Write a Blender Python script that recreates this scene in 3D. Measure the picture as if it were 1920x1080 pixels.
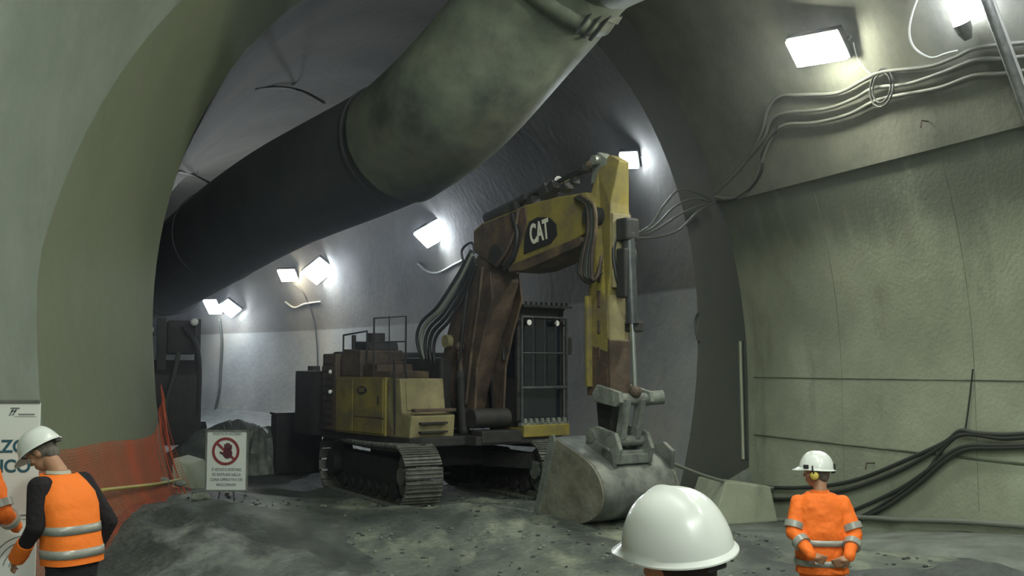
import bpy, bmesh, math, random
from mathutils import Vector, Matrix, noise
for o in list(bpy.data.objects): bpy.data.objects.remove(o, do_unlink=True)
S = bpy.context.scene
COL = S.collection
PI = math.pi
random.seed(7)

# ------------------------------------------------------------------ camera
CAMZ, PITCH, F = 2.17, math.radians(4.29), 2000.0
cam_d = bpy.data.cameras.new('camera'); cam = bpy.data.objects.new('camera', cam_d); COL.objects.link(cam)
cam_d.sensor_width = 36; cam_d.lens = F / 1920 * 36; cam_d.clip_end = 400
cam.location = (0, 0, CAMZ); cam.rotation_euler = (PI / 2 + PITCH, 0, 0)
S.camera = cam
S.view_settings.view_transform = 'Standard'; S.view_settings.look = 'None'
S.view_settings.gamma = 1; S.view_settings.use_curve_mapping = False
S.view_settings.exposure = 0.45

# ------------------------------------------------------------------ world: faint even fill light added around the hall
w = bpy.data.worlds.new('world'); S.world = w; w.use_nodes = True
w.node_tree.nodes['Background'].inputs[0].default_value = (0.62, 0.70, 0.66, 1)
w.node_tree.nodes['Background'].inputs[1].default_value = 0.26
TUNNEL_W, HALL_W = 1.0, 1.0      # overall lamp strengths

# ------------------------------------------------------------------ coordinates of the tunnel: lat = across, v = along, z = up
A = Vector((-.375, .927, 0)).normalized(); Pv = Vector((.927, .375, 0)).normalized()
V0 = 16.86
def T(lat, v, z=0.0): return Pv * lat + A * v + Vector((0, 0, z))
def LV(p): return p.dot(Pv), p.dot(A)
def ray(px, py):
    u, v = (px - 960) / F, (540 - py) / F
    c, s = math.cos(PITCH), math.sin(PITCH)
    return Vector((u, c - s * v, s + c * v))
def at(px, py, Y):
    d = ray(px, py); return Vector((0, 0, CAMZ)) + d * (Y / d.y)
TC, TZ, TA, TH1, TH0 = 5.75, 3.0, 4.75, 6.07, 7.2
def bend(v): return 0 if v < 30 else (v - 30) ** 2 / 64.0
def TT(lat, v, z=0.0): return T(lat - bend(v), v, z)
def tdx(z):
    h = TH1 if z > TZ else TH0
    return TA * math.sqrt(max(0, 1 - ((z - TZ) / h) ** 2))
CC, CZ, CR, CH = 3.56, 2.0, 8.0, 9.0
def cdx(z): return CR if z < CZ else CR * math.sqrt(max(0, 1 - ((z - CZ) / CH) ** 2))
DL = Vector((.13, -.9915, 0)).normalized()
def left_pt(e, z):
    return T(TC - tdx(z), V0, z) + DL * e
def march(px, py, inside, t0=3, t1=120, off=0.0):
    d = ray(px, py); o = Vector((0, 0, CAMZ)); t = t0
    while t < t1 and inside(o + d * t): t += .25
    a, b = t - .25, t
    for _ in range(24):
        m = (a + b) / 2
        if inside(o + d * m): a = m
        else: b = m
    return o + d * (a - off)
def in_hall(p):
    lat, v = LV(p); return lat - CC < cdx(p.z) and p.z > -.5
def in_tunnel(p):
    lat, v = LV(p); return v < V0 or abs(lat + bend(v) - TC) < tdx(p.z)
def in_left(p):
    e = (p.dot(A) - V0) / DL.dot(A)
    q = p - DL * e; return e < 0 or q.dot(Pv) > TC - tdx(p.z)
def hall(px, py, off=.06): return march(px, py, in_hall, off=off)
def tun(px, py, off=.06): return march(px, py, in_tunnel, off=off)
def leftw(px, py, off=.05): return march(px, py, in_left, off=off)

# ------------------------------------------------------------------ materials
def mat(name, col, rough=.8, metal=0.0, col2=None, scale=2.0, detail=6, bump=0.0, bscale=None, stretch=(1, 1, 1), lo=.35, hi=.65,
        col3=None, scale3=.6, lo3=.5, hi3=.7, stretch3=(1, 1, 1), emit=None, estr=0, coat=0, rot=0):
    m = bpy.data.materials.new(name); m.use_nodes = True
    N, L = m.node_tree.nodes, m.node_tree.links
    b = N['Principled BSDF']
    b.inputs['Base Color'].default_value = (*col, 1); b.inputs['Roughness'].default_value = rough; b.inputs['Metallic'].default_value = metal
    if coat: b.inputs['Coat Weight'].default_value = coat
    if emit: b.inputs['Emission Color'].default_value = (*emit, 1); b.inputs['Emission Strength'].default_value = estr
    tc = N.new('ShaderNodeTexCoord')
    def noise_fac(sc, st, lo_, hi_, det):
        mp = N.new('ShaderNodeMapping'); mp.inputs['Scale'].default_value = st; mp.inputs['Rotation'].default_value = (0, 0, rot)
        L.new(tc.outputs['Object'], mp.inputs[0])
        n = N.new('ShaderNodeTexNoise'); n.inputs['Scale'].default_value = sc; n.inputs['Detail'].default_value = det; n.inputs['Roughness'].default_value = .62
        L.new(mp.outputs[0], n.inputs['Vector'])
        r = N.new('ShaderNodeMapRange'); r.inputs[1].default_value = lo_; r.inputs[2].default_value = hi_
        L.new(n.outputs['Fac'], r.inputs[0]); return r.outputs[0]
    last = None
    if col2:
        mx = N.new('ShaderNodeMix'); mx.data_type = 'RGBA'
        mx.inputs[6].default_value = (*col, 1); mx.inputs[7].default_value = (*col2, 1)
        L.new(noise_fac(scale, stretch, lo, hi, detail), mx.inputs[0]); last = mx.outputs[2]
    if col3:
        m3 = N.new('ShaderNodeMix'); m3.data_type = 'RGBA'
        if last: L.new(last, m3.inputs[6])
        else: m3.inputs[6].default_value = (*col, 1)
        m3.inputs[7].default_value = (*col3, 1)
        L.new(noise_fac(scale3, stretch3, lo3, hi3, 8), m3.inputs[0]); last = m3.outputs[2]
    if last: L.new(last, b.inputs['Base Color'])
    if bump:
        n = N.new('ShaderNodeTexNoise'); n.inputs['Scale'].default_value = bscale or scale * 4; n.inputs['Detail'].default_value = 8
        L.new(tc.outputs['Object'], n.inputs['Vector'])
        bp = N.new('ShaderNodeBump'); bp.inputs['Strength'].default_value = bump; bp.inputs['Distance'].default_value = .05
        L.new(n.outputs['Fac'], bp.inputs['Height']); L.new(bp.outputs[0], b.inputs['Normal'])
    return m
M = {}
M['conc_near'] = mat('left concrete', (.215, .245, .205), .85, col2=(.17, .20, .16), scale=.8, bump=.15, bscale=9, col3=(.29, .32, .28), scale3=.5, lo3=.5, hi3=.8)
M['conc_band'] = mat('band concrete', (.155, .175, .11), .85, col2=(.13, .15, .095), scale=.7, bump=.15, bscale=8, col3=(.175, .19, .13), scale3=1.4, lo3=.5, hi3=.8)
M['conc_up'] = mat('vault concrete', (.24, .245, .195), .85, col2=(.17, .18, .145), scale=1.2, bump=.2, bscale=10)
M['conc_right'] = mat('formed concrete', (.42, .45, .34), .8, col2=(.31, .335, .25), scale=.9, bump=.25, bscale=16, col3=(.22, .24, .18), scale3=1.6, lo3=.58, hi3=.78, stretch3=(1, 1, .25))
M['conc_stain'] = mat('stained concrete', (.10, .115, .085), .7, col2=(.2, .225, .15), scale=1.5, stretch=(1, 1, .5), bump=.2, bscale=10)
M['conc_shaded'] = mat('shaded concrete', (.06, .064, .056), .7, col2=(.05, .055, .05), scale=1.5, stretch=(1, 1, .2), bump=.3, bscale=8)  # the unlit look of the portal face is put into this colour
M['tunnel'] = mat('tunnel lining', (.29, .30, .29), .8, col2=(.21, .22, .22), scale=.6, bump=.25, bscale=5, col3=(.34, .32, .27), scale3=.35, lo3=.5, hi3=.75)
M['mud'] = mat('wet mud', (.15, .17, .14), .65, col2=(.045, .055, .052), scale=.9, stretch=(1, .45, 1), rot=.35, bump=1.0, bscale=11, col3=(.30, .32, .24), scale3=1.3, lo3=.52, hi3=.68, stretch3=(1, .35, 1), lo=.38, hi=.6, detail=10)
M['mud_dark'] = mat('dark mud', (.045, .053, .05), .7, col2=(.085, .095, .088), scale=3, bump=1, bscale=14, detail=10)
M['mud_mid'] = mat('streaked mud', (.11, .125, .11), .7, col2=(.04, .047, .045), scale=1.1, stretch=(1, .4, 1), rot=-.5, bump=1.0, bscale=11, col3=(.22, .235, .21), scale3=1.2, lo3=.56, hi3=.7, stretch3=(1, .4, 1), lo=.4, hi=.6, detail=10)
M['slab'] = mat('dusty slab', (.20, .22, .195), .8, col2=(.10, .11, .095), scale=1.5, bump=.4, bscale=12)
M['rock'] = mat('pale rock', (.27, .28, .23), .8, col2=(.13, .14, .12), scale=4, bump=.6)
M['duct'] = mat('duct fabric', (.15, .17, .125), .6, col2=(.05, .058, .048), scale=1.0, bump=.3, bscale=3.5, col3=(.15, .155, .11), scale3=.8, lo3=.5, hi3=.8)
M['duct_shaded'] = mat('shaded duct fabric', (.055, .06, .058), .65, col2=(.035, .04, .042), scale=1.0, bump=.3, bscale=3)  # same fabric beyond the portal, with its shade put into the colour
M['duct_hem'] = mat('pale duct hem', (.30, .29, .23), .7, col2=(.2, .2, .16), scale=3)
M['yellow'] = mat('dirty yellow paint', (.26, .21, .042), .65, col2=(.15, .125, .045), scale=2.5, bump=.1, col3=(.12, .10, .06), scale3=2.4, lo3=.5, hi3=.68)
M['yellow2'] = mat('pale yellow paint', (.28, .245, .12), .65, col2=(.17, .15, .085), scale=3, bump=.1, col3=(.16, .10, .05), scale3=3, lo3=.58, hi3=.7)
M['rust'] = mat('grimy brown steel', (.10, .068, .045), .7, col2=(.035, .026, .022), scale=3, bump=.3, col3=(.17, .12, .055), scale3=1.6, lo3=.55, hi3=.75)
M['black'] = mat('black steel', (.013, .014, .015), .7, col2=(.028, .027, .025), scale=5)
M['greysteel'] = mat('worn steel', (.14, .15, .14), .45, metal=.3, col2=(.24, .25, .22), scale=5, bump=.2)
M['steel_dust'] = mat('dusty steel', (.20, .215, .185), .7, col2=(.10, .11, .10), scale=4, bump=.3)
M['bucket'] = mat('bucket steel', (.10, .11, .10), .6, metal=.2, col2=(.21, .22, .195), scale=2.2, bump=.3, lo=.45, hi=.6)
M['bucket_side'] = mat('bucket side steel', (.21, .21, .165), .7, col2=(.12, .115, .085), scale=3, bump=.3)
M['chrome'] = mat('chrome rod', (.75, .77, .8), .15, metal=1)
M['cylinder'] = mat('ram barrel', (.09, .10, .10), .4, metal=.4, col2=(.05, .055, .06), scale=6)
M['hose'] = mat('rubber hose', (.018, .02, .02), .5)
M['cable'] = mat('grey cable', (.20, .21, .18), .55)
M['cable_dark'] = mat('dark cable', (.045, .05, .043), .6)
M['cable_white'] = mat('white cable', (.55, .57, .52), .5)
M['glass'] = mat('dark cab glass', (.012, .015, .022), .08, coat=.5)
M['lens'] = mat('lamp lens', (.8, .8, .78), .15)
M['track'] = mat('track pads', (.09, .095, .085), .6, metal=.3, col2=(.17, .175, .15), scale=7, bump=.4)
M['white'] = mat('helmet shell', (.72, .74, .70), .3, coat=.3)
M['white_l'] = mat('white panel', (.66, .70, .66), .5)
M['banner'] = mat('banner print', (.84, .88, .84), .5)
M['teal'] = mat('dark teal print', (.04, .13, .17), .6)
M['greyprint'] = mat('grey print', (.22, .24, .24), .6)
M['redprint'] = mat('red print', (.23, .035, .035), .6)
M['darkred'] = mat('dark maroon print', (.09, .015, .025), .6)
M['vest'] = mat('orange vest', (.95, .20, .015), .75, bump=.35, bscale=9)
M['jacket'] = mat('orange jacket', (.95, .18, .015), .75, bump=.5, bscale=7)
M['reflect'] = mat('reflective tape', (.38, .38, .34), .35, metal=.1, col2=(.28, .28, .25), scale=12)
M['knit'] = mat('black jumper', (.012, .009, .012), .95, bump=.4, bscale=30)
M['navy'] = mat('navy cloth', (.013, .016, .04), .9, bump=.3, bscale=20)
M['darktrouser'] = mat('black trousers', (.013, .013, .017), .9, bump=.3, bscale=20)
M['collar'] = mat('shirt collar', (.45, .42, .33), .8)
M['skin'] = mat('skin', (.42, .22, .13), .55)
M['hair'] = mat('grey hair', (.09, .075, .06), .8, col2=(.18, .16, .14), scale=30)
M['darkhair'] = mat('dark hair', (.02, .017, .018), .7)
M['muff'] = mat('yellow ear cup', (.62, .50, .10), .5)
M['blackp'] = mat('black plastic', (.02, .022, .022), .5)
M['net'] = mat('orange plastic net', (.50, .085, .03), .6)
M['tape'] = mat('yellowish cord', (.40, .33, .10), .7)
M['lamp_cold'] = mat('cold lamp glass', (.9, .9, .9), .4, emit=(.84, .93, 1.0), estr=85)
M['lamp_warm'] = mat('warm lamp glass', (.9, .9, .9), .4, emit=(1.0, .90, .68), estr=85)
M['lamp_hall'] = mat('hall lamp glass', (.9, .9, .9), .4, emit=(1.0, 1.0, .84), estr=120)
M['lamp_high'] = mat('high lamp glass', (.9, .9, .9), .4, emit=(.93, 1.0, .90), estr=175)
M['lamp_tube'] = mat('tube lamp glass', (.9, .9, .9), .4, emit=(.88, .9, 1.0), estr=40)
M['decal_black'] = mat('black decal', (.02, .02, .022), .5)
M['decal_white'] = mat('white lettering', (.62, .62, .52), .5)
M['tarp'] = mat('crumpled grey sheet', (.16, .17, .15), .5, col2=(.08, .09, .08), scale=4)

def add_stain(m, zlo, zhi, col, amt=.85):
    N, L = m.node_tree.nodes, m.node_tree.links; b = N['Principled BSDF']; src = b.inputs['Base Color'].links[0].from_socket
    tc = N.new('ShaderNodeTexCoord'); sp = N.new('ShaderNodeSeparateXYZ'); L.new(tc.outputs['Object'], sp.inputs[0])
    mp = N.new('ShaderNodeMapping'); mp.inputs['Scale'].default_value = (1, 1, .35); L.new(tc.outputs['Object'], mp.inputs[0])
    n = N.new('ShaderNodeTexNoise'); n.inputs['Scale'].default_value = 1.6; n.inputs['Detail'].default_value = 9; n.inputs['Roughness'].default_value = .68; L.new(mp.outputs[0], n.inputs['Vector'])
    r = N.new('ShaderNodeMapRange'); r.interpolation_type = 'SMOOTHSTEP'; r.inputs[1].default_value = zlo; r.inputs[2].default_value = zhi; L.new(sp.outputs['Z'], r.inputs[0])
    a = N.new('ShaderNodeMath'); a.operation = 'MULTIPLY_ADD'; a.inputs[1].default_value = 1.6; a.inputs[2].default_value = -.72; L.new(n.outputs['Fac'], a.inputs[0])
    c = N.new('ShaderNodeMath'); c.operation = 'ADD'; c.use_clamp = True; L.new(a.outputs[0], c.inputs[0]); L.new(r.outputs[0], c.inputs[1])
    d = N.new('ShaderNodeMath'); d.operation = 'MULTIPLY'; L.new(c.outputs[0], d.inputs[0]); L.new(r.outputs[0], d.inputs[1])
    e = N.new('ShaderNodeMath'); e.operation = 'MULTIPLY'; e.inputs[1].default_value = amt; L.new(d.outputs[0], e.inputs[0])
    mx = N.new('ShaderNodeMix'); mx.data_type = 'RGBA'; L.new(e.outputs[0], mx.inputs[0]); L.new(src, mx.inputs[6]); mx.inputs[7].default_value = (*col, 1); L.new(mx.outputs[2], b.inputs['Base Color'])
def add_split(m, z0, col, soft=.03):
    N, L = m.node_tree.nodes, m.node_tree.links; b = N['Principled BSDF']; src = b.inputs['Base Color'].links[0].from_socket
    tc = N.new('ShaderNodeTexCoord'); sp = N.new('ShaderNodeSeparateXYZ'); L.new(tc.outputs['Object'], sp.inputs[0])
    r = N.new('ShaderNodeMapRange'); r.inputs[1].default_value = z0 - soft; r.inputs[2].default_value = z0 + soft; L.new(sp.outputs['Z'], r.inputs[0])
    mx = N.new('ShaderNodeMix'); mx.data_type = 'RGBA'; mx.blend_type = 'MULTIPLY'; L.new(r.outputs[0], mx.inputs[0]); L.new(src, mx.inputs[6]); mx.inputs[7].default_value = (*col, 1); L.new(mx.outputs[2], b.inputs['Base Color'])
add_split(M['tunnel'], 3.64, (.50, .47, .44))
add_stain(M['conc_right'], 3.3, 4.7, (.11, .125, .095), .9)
# ------------------------------------------------------------------ mesh helpers
class B:
    def __init__(s): s.bm = bmesh.new()
    def box(s, c, d, rot=None, bev=0.0):
        m = Matrix.Translation(c)
        if rot is not None: m = m @ (rot if isinstance(rot, Matrix) else Matrix.Rotation(rot, 4, 'Z'))
        r = bmesh.ops.create_cube(s.bm, size=1.0)
        vs = r['verts']
        bmesh.ops.scale(s.bm, vec=d, verts=vs)
        if bev:
            es = list({e for v in vs for e in v.link_edges})
            rr = bmesh.ops.bevel(s.bm, geom=es, offset=bev, segments=2, affect='EDGES', profile=.6)
            vs = list({v for f in rr['faces'] for v in f.verts} | {v for v in vs if v.is_valid})
        bmesh.ops.transform(s.bm, matrix=m, verts=vs)
        return s
    def ring_loft(s, rings, close=True, cap=True):
        vr = [[s.bm.verts.new(p) for p in r] for r in rings]
        n = len(vr[0])
        for a, b in zip(vr, vr[1:]):
            for i in range(n if close else n - 1):
                j = (i + 1) % n
                s.bm.faces.new((a[i], a[j], b[j], b[i]))
        if cap and close:
            s.bm.faces.new(list(reversed(vr[0]))); s.bm.faces.new(vr[-1])
        return vr
    def tube(s, pts, r, seg=10, smooth=0, cap=True):
        pts = [Vector(p) for p in pts]
        if smooth: pts, rr = catmull(pts, smooth, r if isinstance(r, (list, tuple)) else None); r = rr if rr else r
        n = len(pts); up = None; rings = []
        for i, p in enumerate(pts):
            d = (pts[min(i + 1, n - 1)] - pts[max(i - 1, 0)]).normalized()
            if up is None: up = Vector((0, 0, 1)) if abs(d.z) < .9 else Vector((1, 0, 0))
            x = up.cross(d)
            if x.length < 1e-5: x = Vector((1, 0, 0)).cross(d)
            x.normalize(); y = d.cross(x).normalized(); up = y
            q = r[i] if isinstance(r, (list, tuple)) else r
            rings.append([p + x * (q * math.cos(2 * PI * k / seg)) + y * (q * math.sin(2 * PI * k / seg)) for k in range(seg)])
        s.ring_loft(rings, cap=cap); return s
    def ball(s, c, r, sx=1, sy=1, sz=1, rot=None, sub=3):
        m = Matrix.Translation(c) @ (rot if rot is not None else Matrix()) @ Matrix.Diagonal((r * sx, r * sy, r * sz, 1))
        bmesh.ops.create_icosphere(s.bm, subdivisions=sub, radius=1, matrix=m); return s
    def capsule(s, p0, p1, r0, r1, seg=14):
        s.tube([p0, p1], [r0, r1], seg); s.ball(p0, r0, sub=2); s.ball(p1, r1, sub=2); return s
    def limb(s, pts, rs, seg=16):
        for i in range(len(pts) - 1): s.tube([pts[i], pts[i + 1]], [rs[i], rs[i + 1]], seg)
        for p, r in zip(pts, rs): s.ball(p, r, sub=3)
        return s
    def prism(s, poly, axis, a, b, bev=0.0):
        # poly of 2D points; axis 'y': points are (x,z) extruded from y=a to y=b
        def P3(p, t): return {'y': (p[0], t, p[1]), 'z': (p[0], p[1], t), 'x': (t, p[0], p[1])}[axis]
        va = [s.bm.verts.new(P3(p, a)) for p in poly]; vb = [s.bm.verts.new(P3(p, b)) for p in poly]
        n = len(poly); fs = [s.bm.faces.new(va), s.bm.faces.new(list(reversed(vb)))]
        for i in range(n): fs.append(s.bm.faces.new((va[i], vb[i], vb[(i + 1) % n], va[(i + 1) % n])))
        bmesh.ops.recalc_face_normals(s.bm, faces=fs)
        if bev:
            es = list({e for f in fs for e in f.edges})
            bmesh.ops.bevel(s.bm, geom=es, offset=bev, segments=2, affect='EDGES', profile=.6)
        return s
    def cyl(s, p0, p1, r, seg=20): return s.tube([p0, p1], r, seg)
    def out(s, name, m, parent=None, smooth=False, fix=True):
        if fix: bmesh.ops.recalc_face_normals(s.bm, faces=s.bm.faces)
        me = bpy.data.meshes.new(name); s.bm.to_mesh(me); s.bm.free()
        me.materials.append(M[m] if isinstance(m, str) else m)
        if smooth:
            me.polygons.foreach_set('use_smooth', [True] * len(me.polygons))
            if smooth == 'auto': me.set_sharp_from_angle(angle=math.radians(35))
        o = bpy.data.objects.new(name, me); COL.objects.link(o)
        if parent: o.parent = parent
        return o
def catmull(pts, n, rs=None):
    out, ro = [], []
    for i in range(len(pts) - 1):
        p0, p1, p2, p3 = pts[max(i - 1, 0)], pts[i], pts[i + 1], pts[min(i + 2, len(pts) - 1)]
        for k in range(n):
            t = k / n
            out.append(.5 * ((2 * p1) + (p2 - p0) * t + (2 * p0 - 5 * p1 + 4 * p2 - p3) * t * t + (3 * p1 - p0 - 3 * p2 + p3) * t ** 3))
            if rs: ro.append(rs[i] * (1 - t) + rs[i + 1] * t)
    out.append(pts[-1])
    if rs: ro.append(rs[-1])
    return out, ro
def struct(o): o['kind'] = 'structure'; return o
def tag(o, label, cat, group=None):
    o['label'] = label; o['category'] = cat
    if group: o['group'] = group
    return o
def thing(name, label, cat, loc=(0, 0, 0), rz=0, group=None):
    o = bpy.data.objects.new(name, None); COL.objects.link(o); o.location = loc; o.rotation_euler = (0, 0, rz)
    o.empty_display_size = .2
    return tag(o, label, cat, group)
def text(s, size, m, parent, mx, ext=.004, bold=0.0, name='lettering', align='CENTER', shear=0, sx=1):
    c = bpy.data.curves.new('t', 'FONT'); c.body = s; c.size = size; c.extrude = ext; c.align_x = align; c.align_y = 'CENTER'; c.offset = bold; c.shear = shear
    t = bpy.data.objects.new('t', c); COL.objects.link(t)
    dg = bpy.context.evaluated_depsgraph_get(); me = bpy.data.meshes.new_from_object(t.evaluated_get(dg))
    bpy.data.objects.remove(t, do_unlink=True)
    me.transform(mx @ Matrix.Diagonal((sx, 1, 1, 1))); me.materials.clear(); me.materials.append(M[m])
    o = bpy.data.objects.new(name, me); COL.objects.link(o); o.parent = parent; return o
def frame(o, x, z):   # matrix whose X, Z(up->local Y) axes are given: for lettering standing on a face
    x = Vector(x).normalized(); y = Vector(z).normalized(); n = x.cross(y)
    m = Matrix((x, y, n)).transposed().to_4x4(); m.translation = o; return m

# ------------------------------------------------------------------ structure
def tz_profile(zs, side): return [(TC + side * tdx(z), z) for z in zs]
# tunnel lining beyond the portal
prof = []
zl = [-.4 + i * (3.4 / 8) for i in range(8)]
prof += [(TC - tdx(z), z) for z in zl]
NA = 44
for i in range(NA + 1):
    a = PI - PI * i / NA; prof.append((TC + TA * math.cos(a), TZ + TH1 * math.sin(a)))
prof += [(TC + tdx(z), z) for z in reversed(zl)]
vs = [V0]; v = V0
while v < 66: v += .45; vs.append(v)
b = B(); rings = []
for k, v in enumerate(vs):
    r = []
    for lat, z in prof:
        j = noise.noise(Vector((lat * .7, v * .5, z * .7))) * (.05 if k else 0)
        n = Vector((lat - TC, 0, z - TZ)); n.normalize()
        r.append(TT(lat + n.x * j, v, z + n.z * j))
    rings.append(r)
b.ring_loft(rings, close=False, cap=False)
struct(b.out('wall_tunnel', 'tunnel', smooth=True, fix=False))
b = B(); b.prism([(p[0], p[1]) for p in prof], 'y', 0, .3)
o = struct(b.out('wall_far', 'conc_shaded')); o.matrix_world = Matrix((Pv, A, (0, 0, 1))).transposed().to_4x4(); o.location = T(-bend(65.5), 65.5)

# right wall and vault of the hall
prof2 = [(CC + CR, -1.2 + .4 * i) for i in range(8)]
for i in range(61):
    a = math.radians(0 + i * 2.0)
    lat, z = CC + CR * math.cos(a), CZ + CH * math.sin(a)
    prof2.append((lat, z))
lower = [p for p in prof2 if p[1] <= 5.15] ; upper = [p for p in prof2 if p[1] > 5.15]
zsplit = 5.2; ledge = (CC + cdx(zsplit), zsplit)
def hall_surface(name, pr, m):
    b = B(); rings = []
    for k in range(29):
        v = V0 - .002 + (-7 - V0) * k / 28
        rings.append([T(lat, v, z) for lat, z in pr])
    b.ring_loft(rings, close=False, cap=False); return struct(b.out(name, m, smooth=True, fix=False))
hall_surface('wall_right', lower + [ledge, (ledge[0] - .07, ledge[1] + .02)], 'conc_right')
hall_surface('ceiling', [(ledge[0] - .07, ledge[1] + .02)] + [(p[0] - .07 * max(0, 1 - (p[1] - 5.2)), p[1]) for p in upper], 'conc_up')
# formwork joints of the right wall
def wall_line(name, e0, e1, m='conc_shaded', r=.012):
    b = B(); b.tube([T(CC + cdx(e0[1] + (e1[1] - e0[1]) * t / 10), e0[0] + (e1[0] - e0[0]) * t / 10, e0[1] + (e1[1] - e0[1]) * t / 10) for t in range(11)], r, 6)
    return struct(b.out(name, m))
wall_line('trim_3', (V0 - .2, 2.0), (-5, 2.0), 'conc_stain', .012)
wall_line('trim_4', (V0 - .2, .95), (-5, .8), 'conc_stain', .02)
for i, v in enumerate((14.2, 11.4, 8.6)): wall_line('trim_%d' % (5 + i), (v, .2), (v, 5.1), 'conc_stain', .004)

# portal face: annulus between tunnel profile and hall vault (right side and crown)
b = B(); rings = []
cmp_in, cmp_out = [], []
for i in range(9): z = -1.2 + i * .525; cmp_in.append((TC + tdx(z), z)); cmp_out.append((CC + cdx(z) + .05, z))
for i in range(1, 31):
    a = math.radians(i * 4.1); p = (TC + TA * math.cos(a), TZ + TH1 * math.sin(a))
    cmp_in.append(p)
    t = 1.0
    while ((TC + TA * t * math.cos(a) - CC) / (CR + .05)) ** 2 + ((TZ + TH1 * t * math.sin(a) - CZ) / (CH + .05)) ** 2 < 1: t += .005
    cmp_out.append((TC + TA * t * math.cos(a), TZ + TH1 * t * math.sin(a)))
rings = [[T(l, V0, z) for l, z in cmp_in], [T(l, V0, z) for l, z in cmp_out], [T(l, V0 + .5, z) for l, z in cmp_out]]
b.ring_loft(rings, close=False, cap=False); struct(b.out('wall_portal', 'conc_shaded', fix=False))
# narrow pale and dark strips down the portal jamb
for i, (x0, x1, mm) in enumerate(((1378, 1386, 'conc_right'), (1388, 1396, 'conc_shaded'))):
    b = B()
    pts0 = [at(x0 + (y - 640) * .03, y, 20.0) for y in range(640, 880, 20)]
    ring = []
    for p in pts0:
        lat, _ = LV(p); wd = (x1 - x0) / 100 * .55
        ring.append([T(lat, V0 - .03, p.z), T(lat + wd, V0 - .03, p.z), T(lat + wd, V0 + .01, p.z), T(lat, V0 + .01, p.z)])
    b.ring_loft(ring); struct(b.out('trim_%d' % (8 + i), mm))

# left wall: lining that swings towards the viewer from the portal's left edge
zz = [-.5 + i * .35 for i in range(27)]
zz = [z for z in zz if TC - tdx(z) < 3.75 or z < 3]
def band_e(z): return 5.6 if z < 3.2 else max(2.2, 5.6 - .56 * (z - 3.2))
def joint_e(z): return 7.3 + .42 * max(0, z - 3.2)
top = zz[-1]
def left_strip(name, ea, eb, m, off=0.0, n=14):
    b = B(); rings = []
    for k in range(n + 1):
        r = [left_pt(ea(z) + (eb(z) - ea(z)) * k / n, z) + Pv * off for z in zz]
        q = r[-1].copy(); r.append(Vector((q.x, q.y, 11.4)) + Pv * .4)
        rings.append(r)
    b.ring_loft(rings, close=False, cap=False); return struct(b.out(name, m, smooth=True, fix=False))
left_strip('trim_1', lambda z: 0, band_e, 'conc_band')
left_strip('wall_left', band_e, joint_e, 'conc_near')
left_strip('trim_10', lambda z: joint_e(z), lambda z: joint_e(z) + .035, 'conc_stain', .006, 2)
left_strip('wall_rear', lambda z: joint_e(z), lambda z: 24, 'conc_near')

# floor
def ground(lat, v):
    p = T(lat, v)
    h = .07 * noise.noise(Vector((lat * .55, v * .4, 0))) + .045 * noise.noise(Vector((lat * 1.7, v * 1.3, 5))) + .03 * noise.noise(Vector((lat * 5, v * 4, 2)))
    # mound along the left wall, highest by the portal
    e = (p.dot(A) - V0) / DL.dot(A); q = p - DL * e; dl = q.dot(Pv) - 1.2
    h += .42 * math.exp(-(dl / 1.5) ** 2) * math.exp(-((v - 15.6) / 3.2) ** 2)
    h += .16 * math.exp(-((v - 14.6) / 1.6) ** 2) * math.exp(-((lat - 5.0) / 3.0) ** 2)
    # wheel ruts
    h -= .05 * math.exp(-((lat - 4.4 - .12 * (v - 12)) / .28) ** 2) + .05 * math.exp(-((lat - 6.6 - .12 * (v - 12)) / .28) ** 2)
    # invert rising to the right wall of the tunnel
    u_ = min(1, max(0, (v - 9.5) / 6.0)); w_ = min(1, max(0, (lat - 7.6) / 1.8))
    if v < V0 + .2: h -= .55 * u_ * u_ * (3 - 2 * u_) * w_ * w_ * (3 - 2 * w_)
    if v > V0 - .3:
        k = min(1, (v - V0 + .3) / .3); h += k * .5 * max(0, (lat - 8.6) / 1.9) ** 1.5
    # hollow where the worker in the orange jacket stands, and a dip by the left wall
    h -= .33 * math.exp(-(((p.x - 2.6) ** 2 + (p.y - 9.0) ** 2) / 1.6))
    h -= .08 * math.exp(-(((p.x + 4.6) ** 2 / 1.5 + (p.y - 12) ** 2 / 2.5)))
    # low, hollowed ground before the excavator's tracks stays level
    return h
b = B(); rings = []
vs = [-4 + .16 * i for i in range(180)]; v = vs[-1]
while v < 66: v += .5; vs.append(v)
for v in vs:
    rings.append([TT(lat, v, ground(lat, v)) for lat in [-6 + .14 * i for i in range(131)]])
ksp = min(i for i, v in enumerate(vs) if v > 17.6)
b.ring_loft(rings[:ksp + 1], close=False, cap=False)
struct(b.out('floor', 'mud', smooth=True, fix=False))
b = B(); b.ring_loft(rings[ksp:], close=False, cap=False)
struct(b.out('floor_tunnel', 'mud_dark', smooth=True, fix=False))  # darkness behind the machine is put into the floor colour here
def gz(x, y): lat, v = LV(Vector((x, y, 0))); return ground(lat, v)

# pale dusty slab along the right wall
b = B(); rings = []
for k in range(60):
    v = 16.4 - k * .3
    l0 = 9.15 + .18 * noise.noise(Vector((v * .6, 9, 0))) + max(0, (12 - v)) * .03
    ls = [l0 + .12 + (11.6 - l0 - .1) * i / 10 for i in range(11)]
    rings.append([T(l0, v, ground(l0, v) - .04)] + [T(l, v, ground(l, v) + .045 + .015 * noise.noise(Vector((i * .6, v, 3)))) for i, l in enumerate(ls)] + [T(11.62, v, -.9)])
b.ring_loft(rings, close=False, cap=False)
struct(b.out('floor_slab', 'slab', smooth=True, fix=False))

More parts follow.
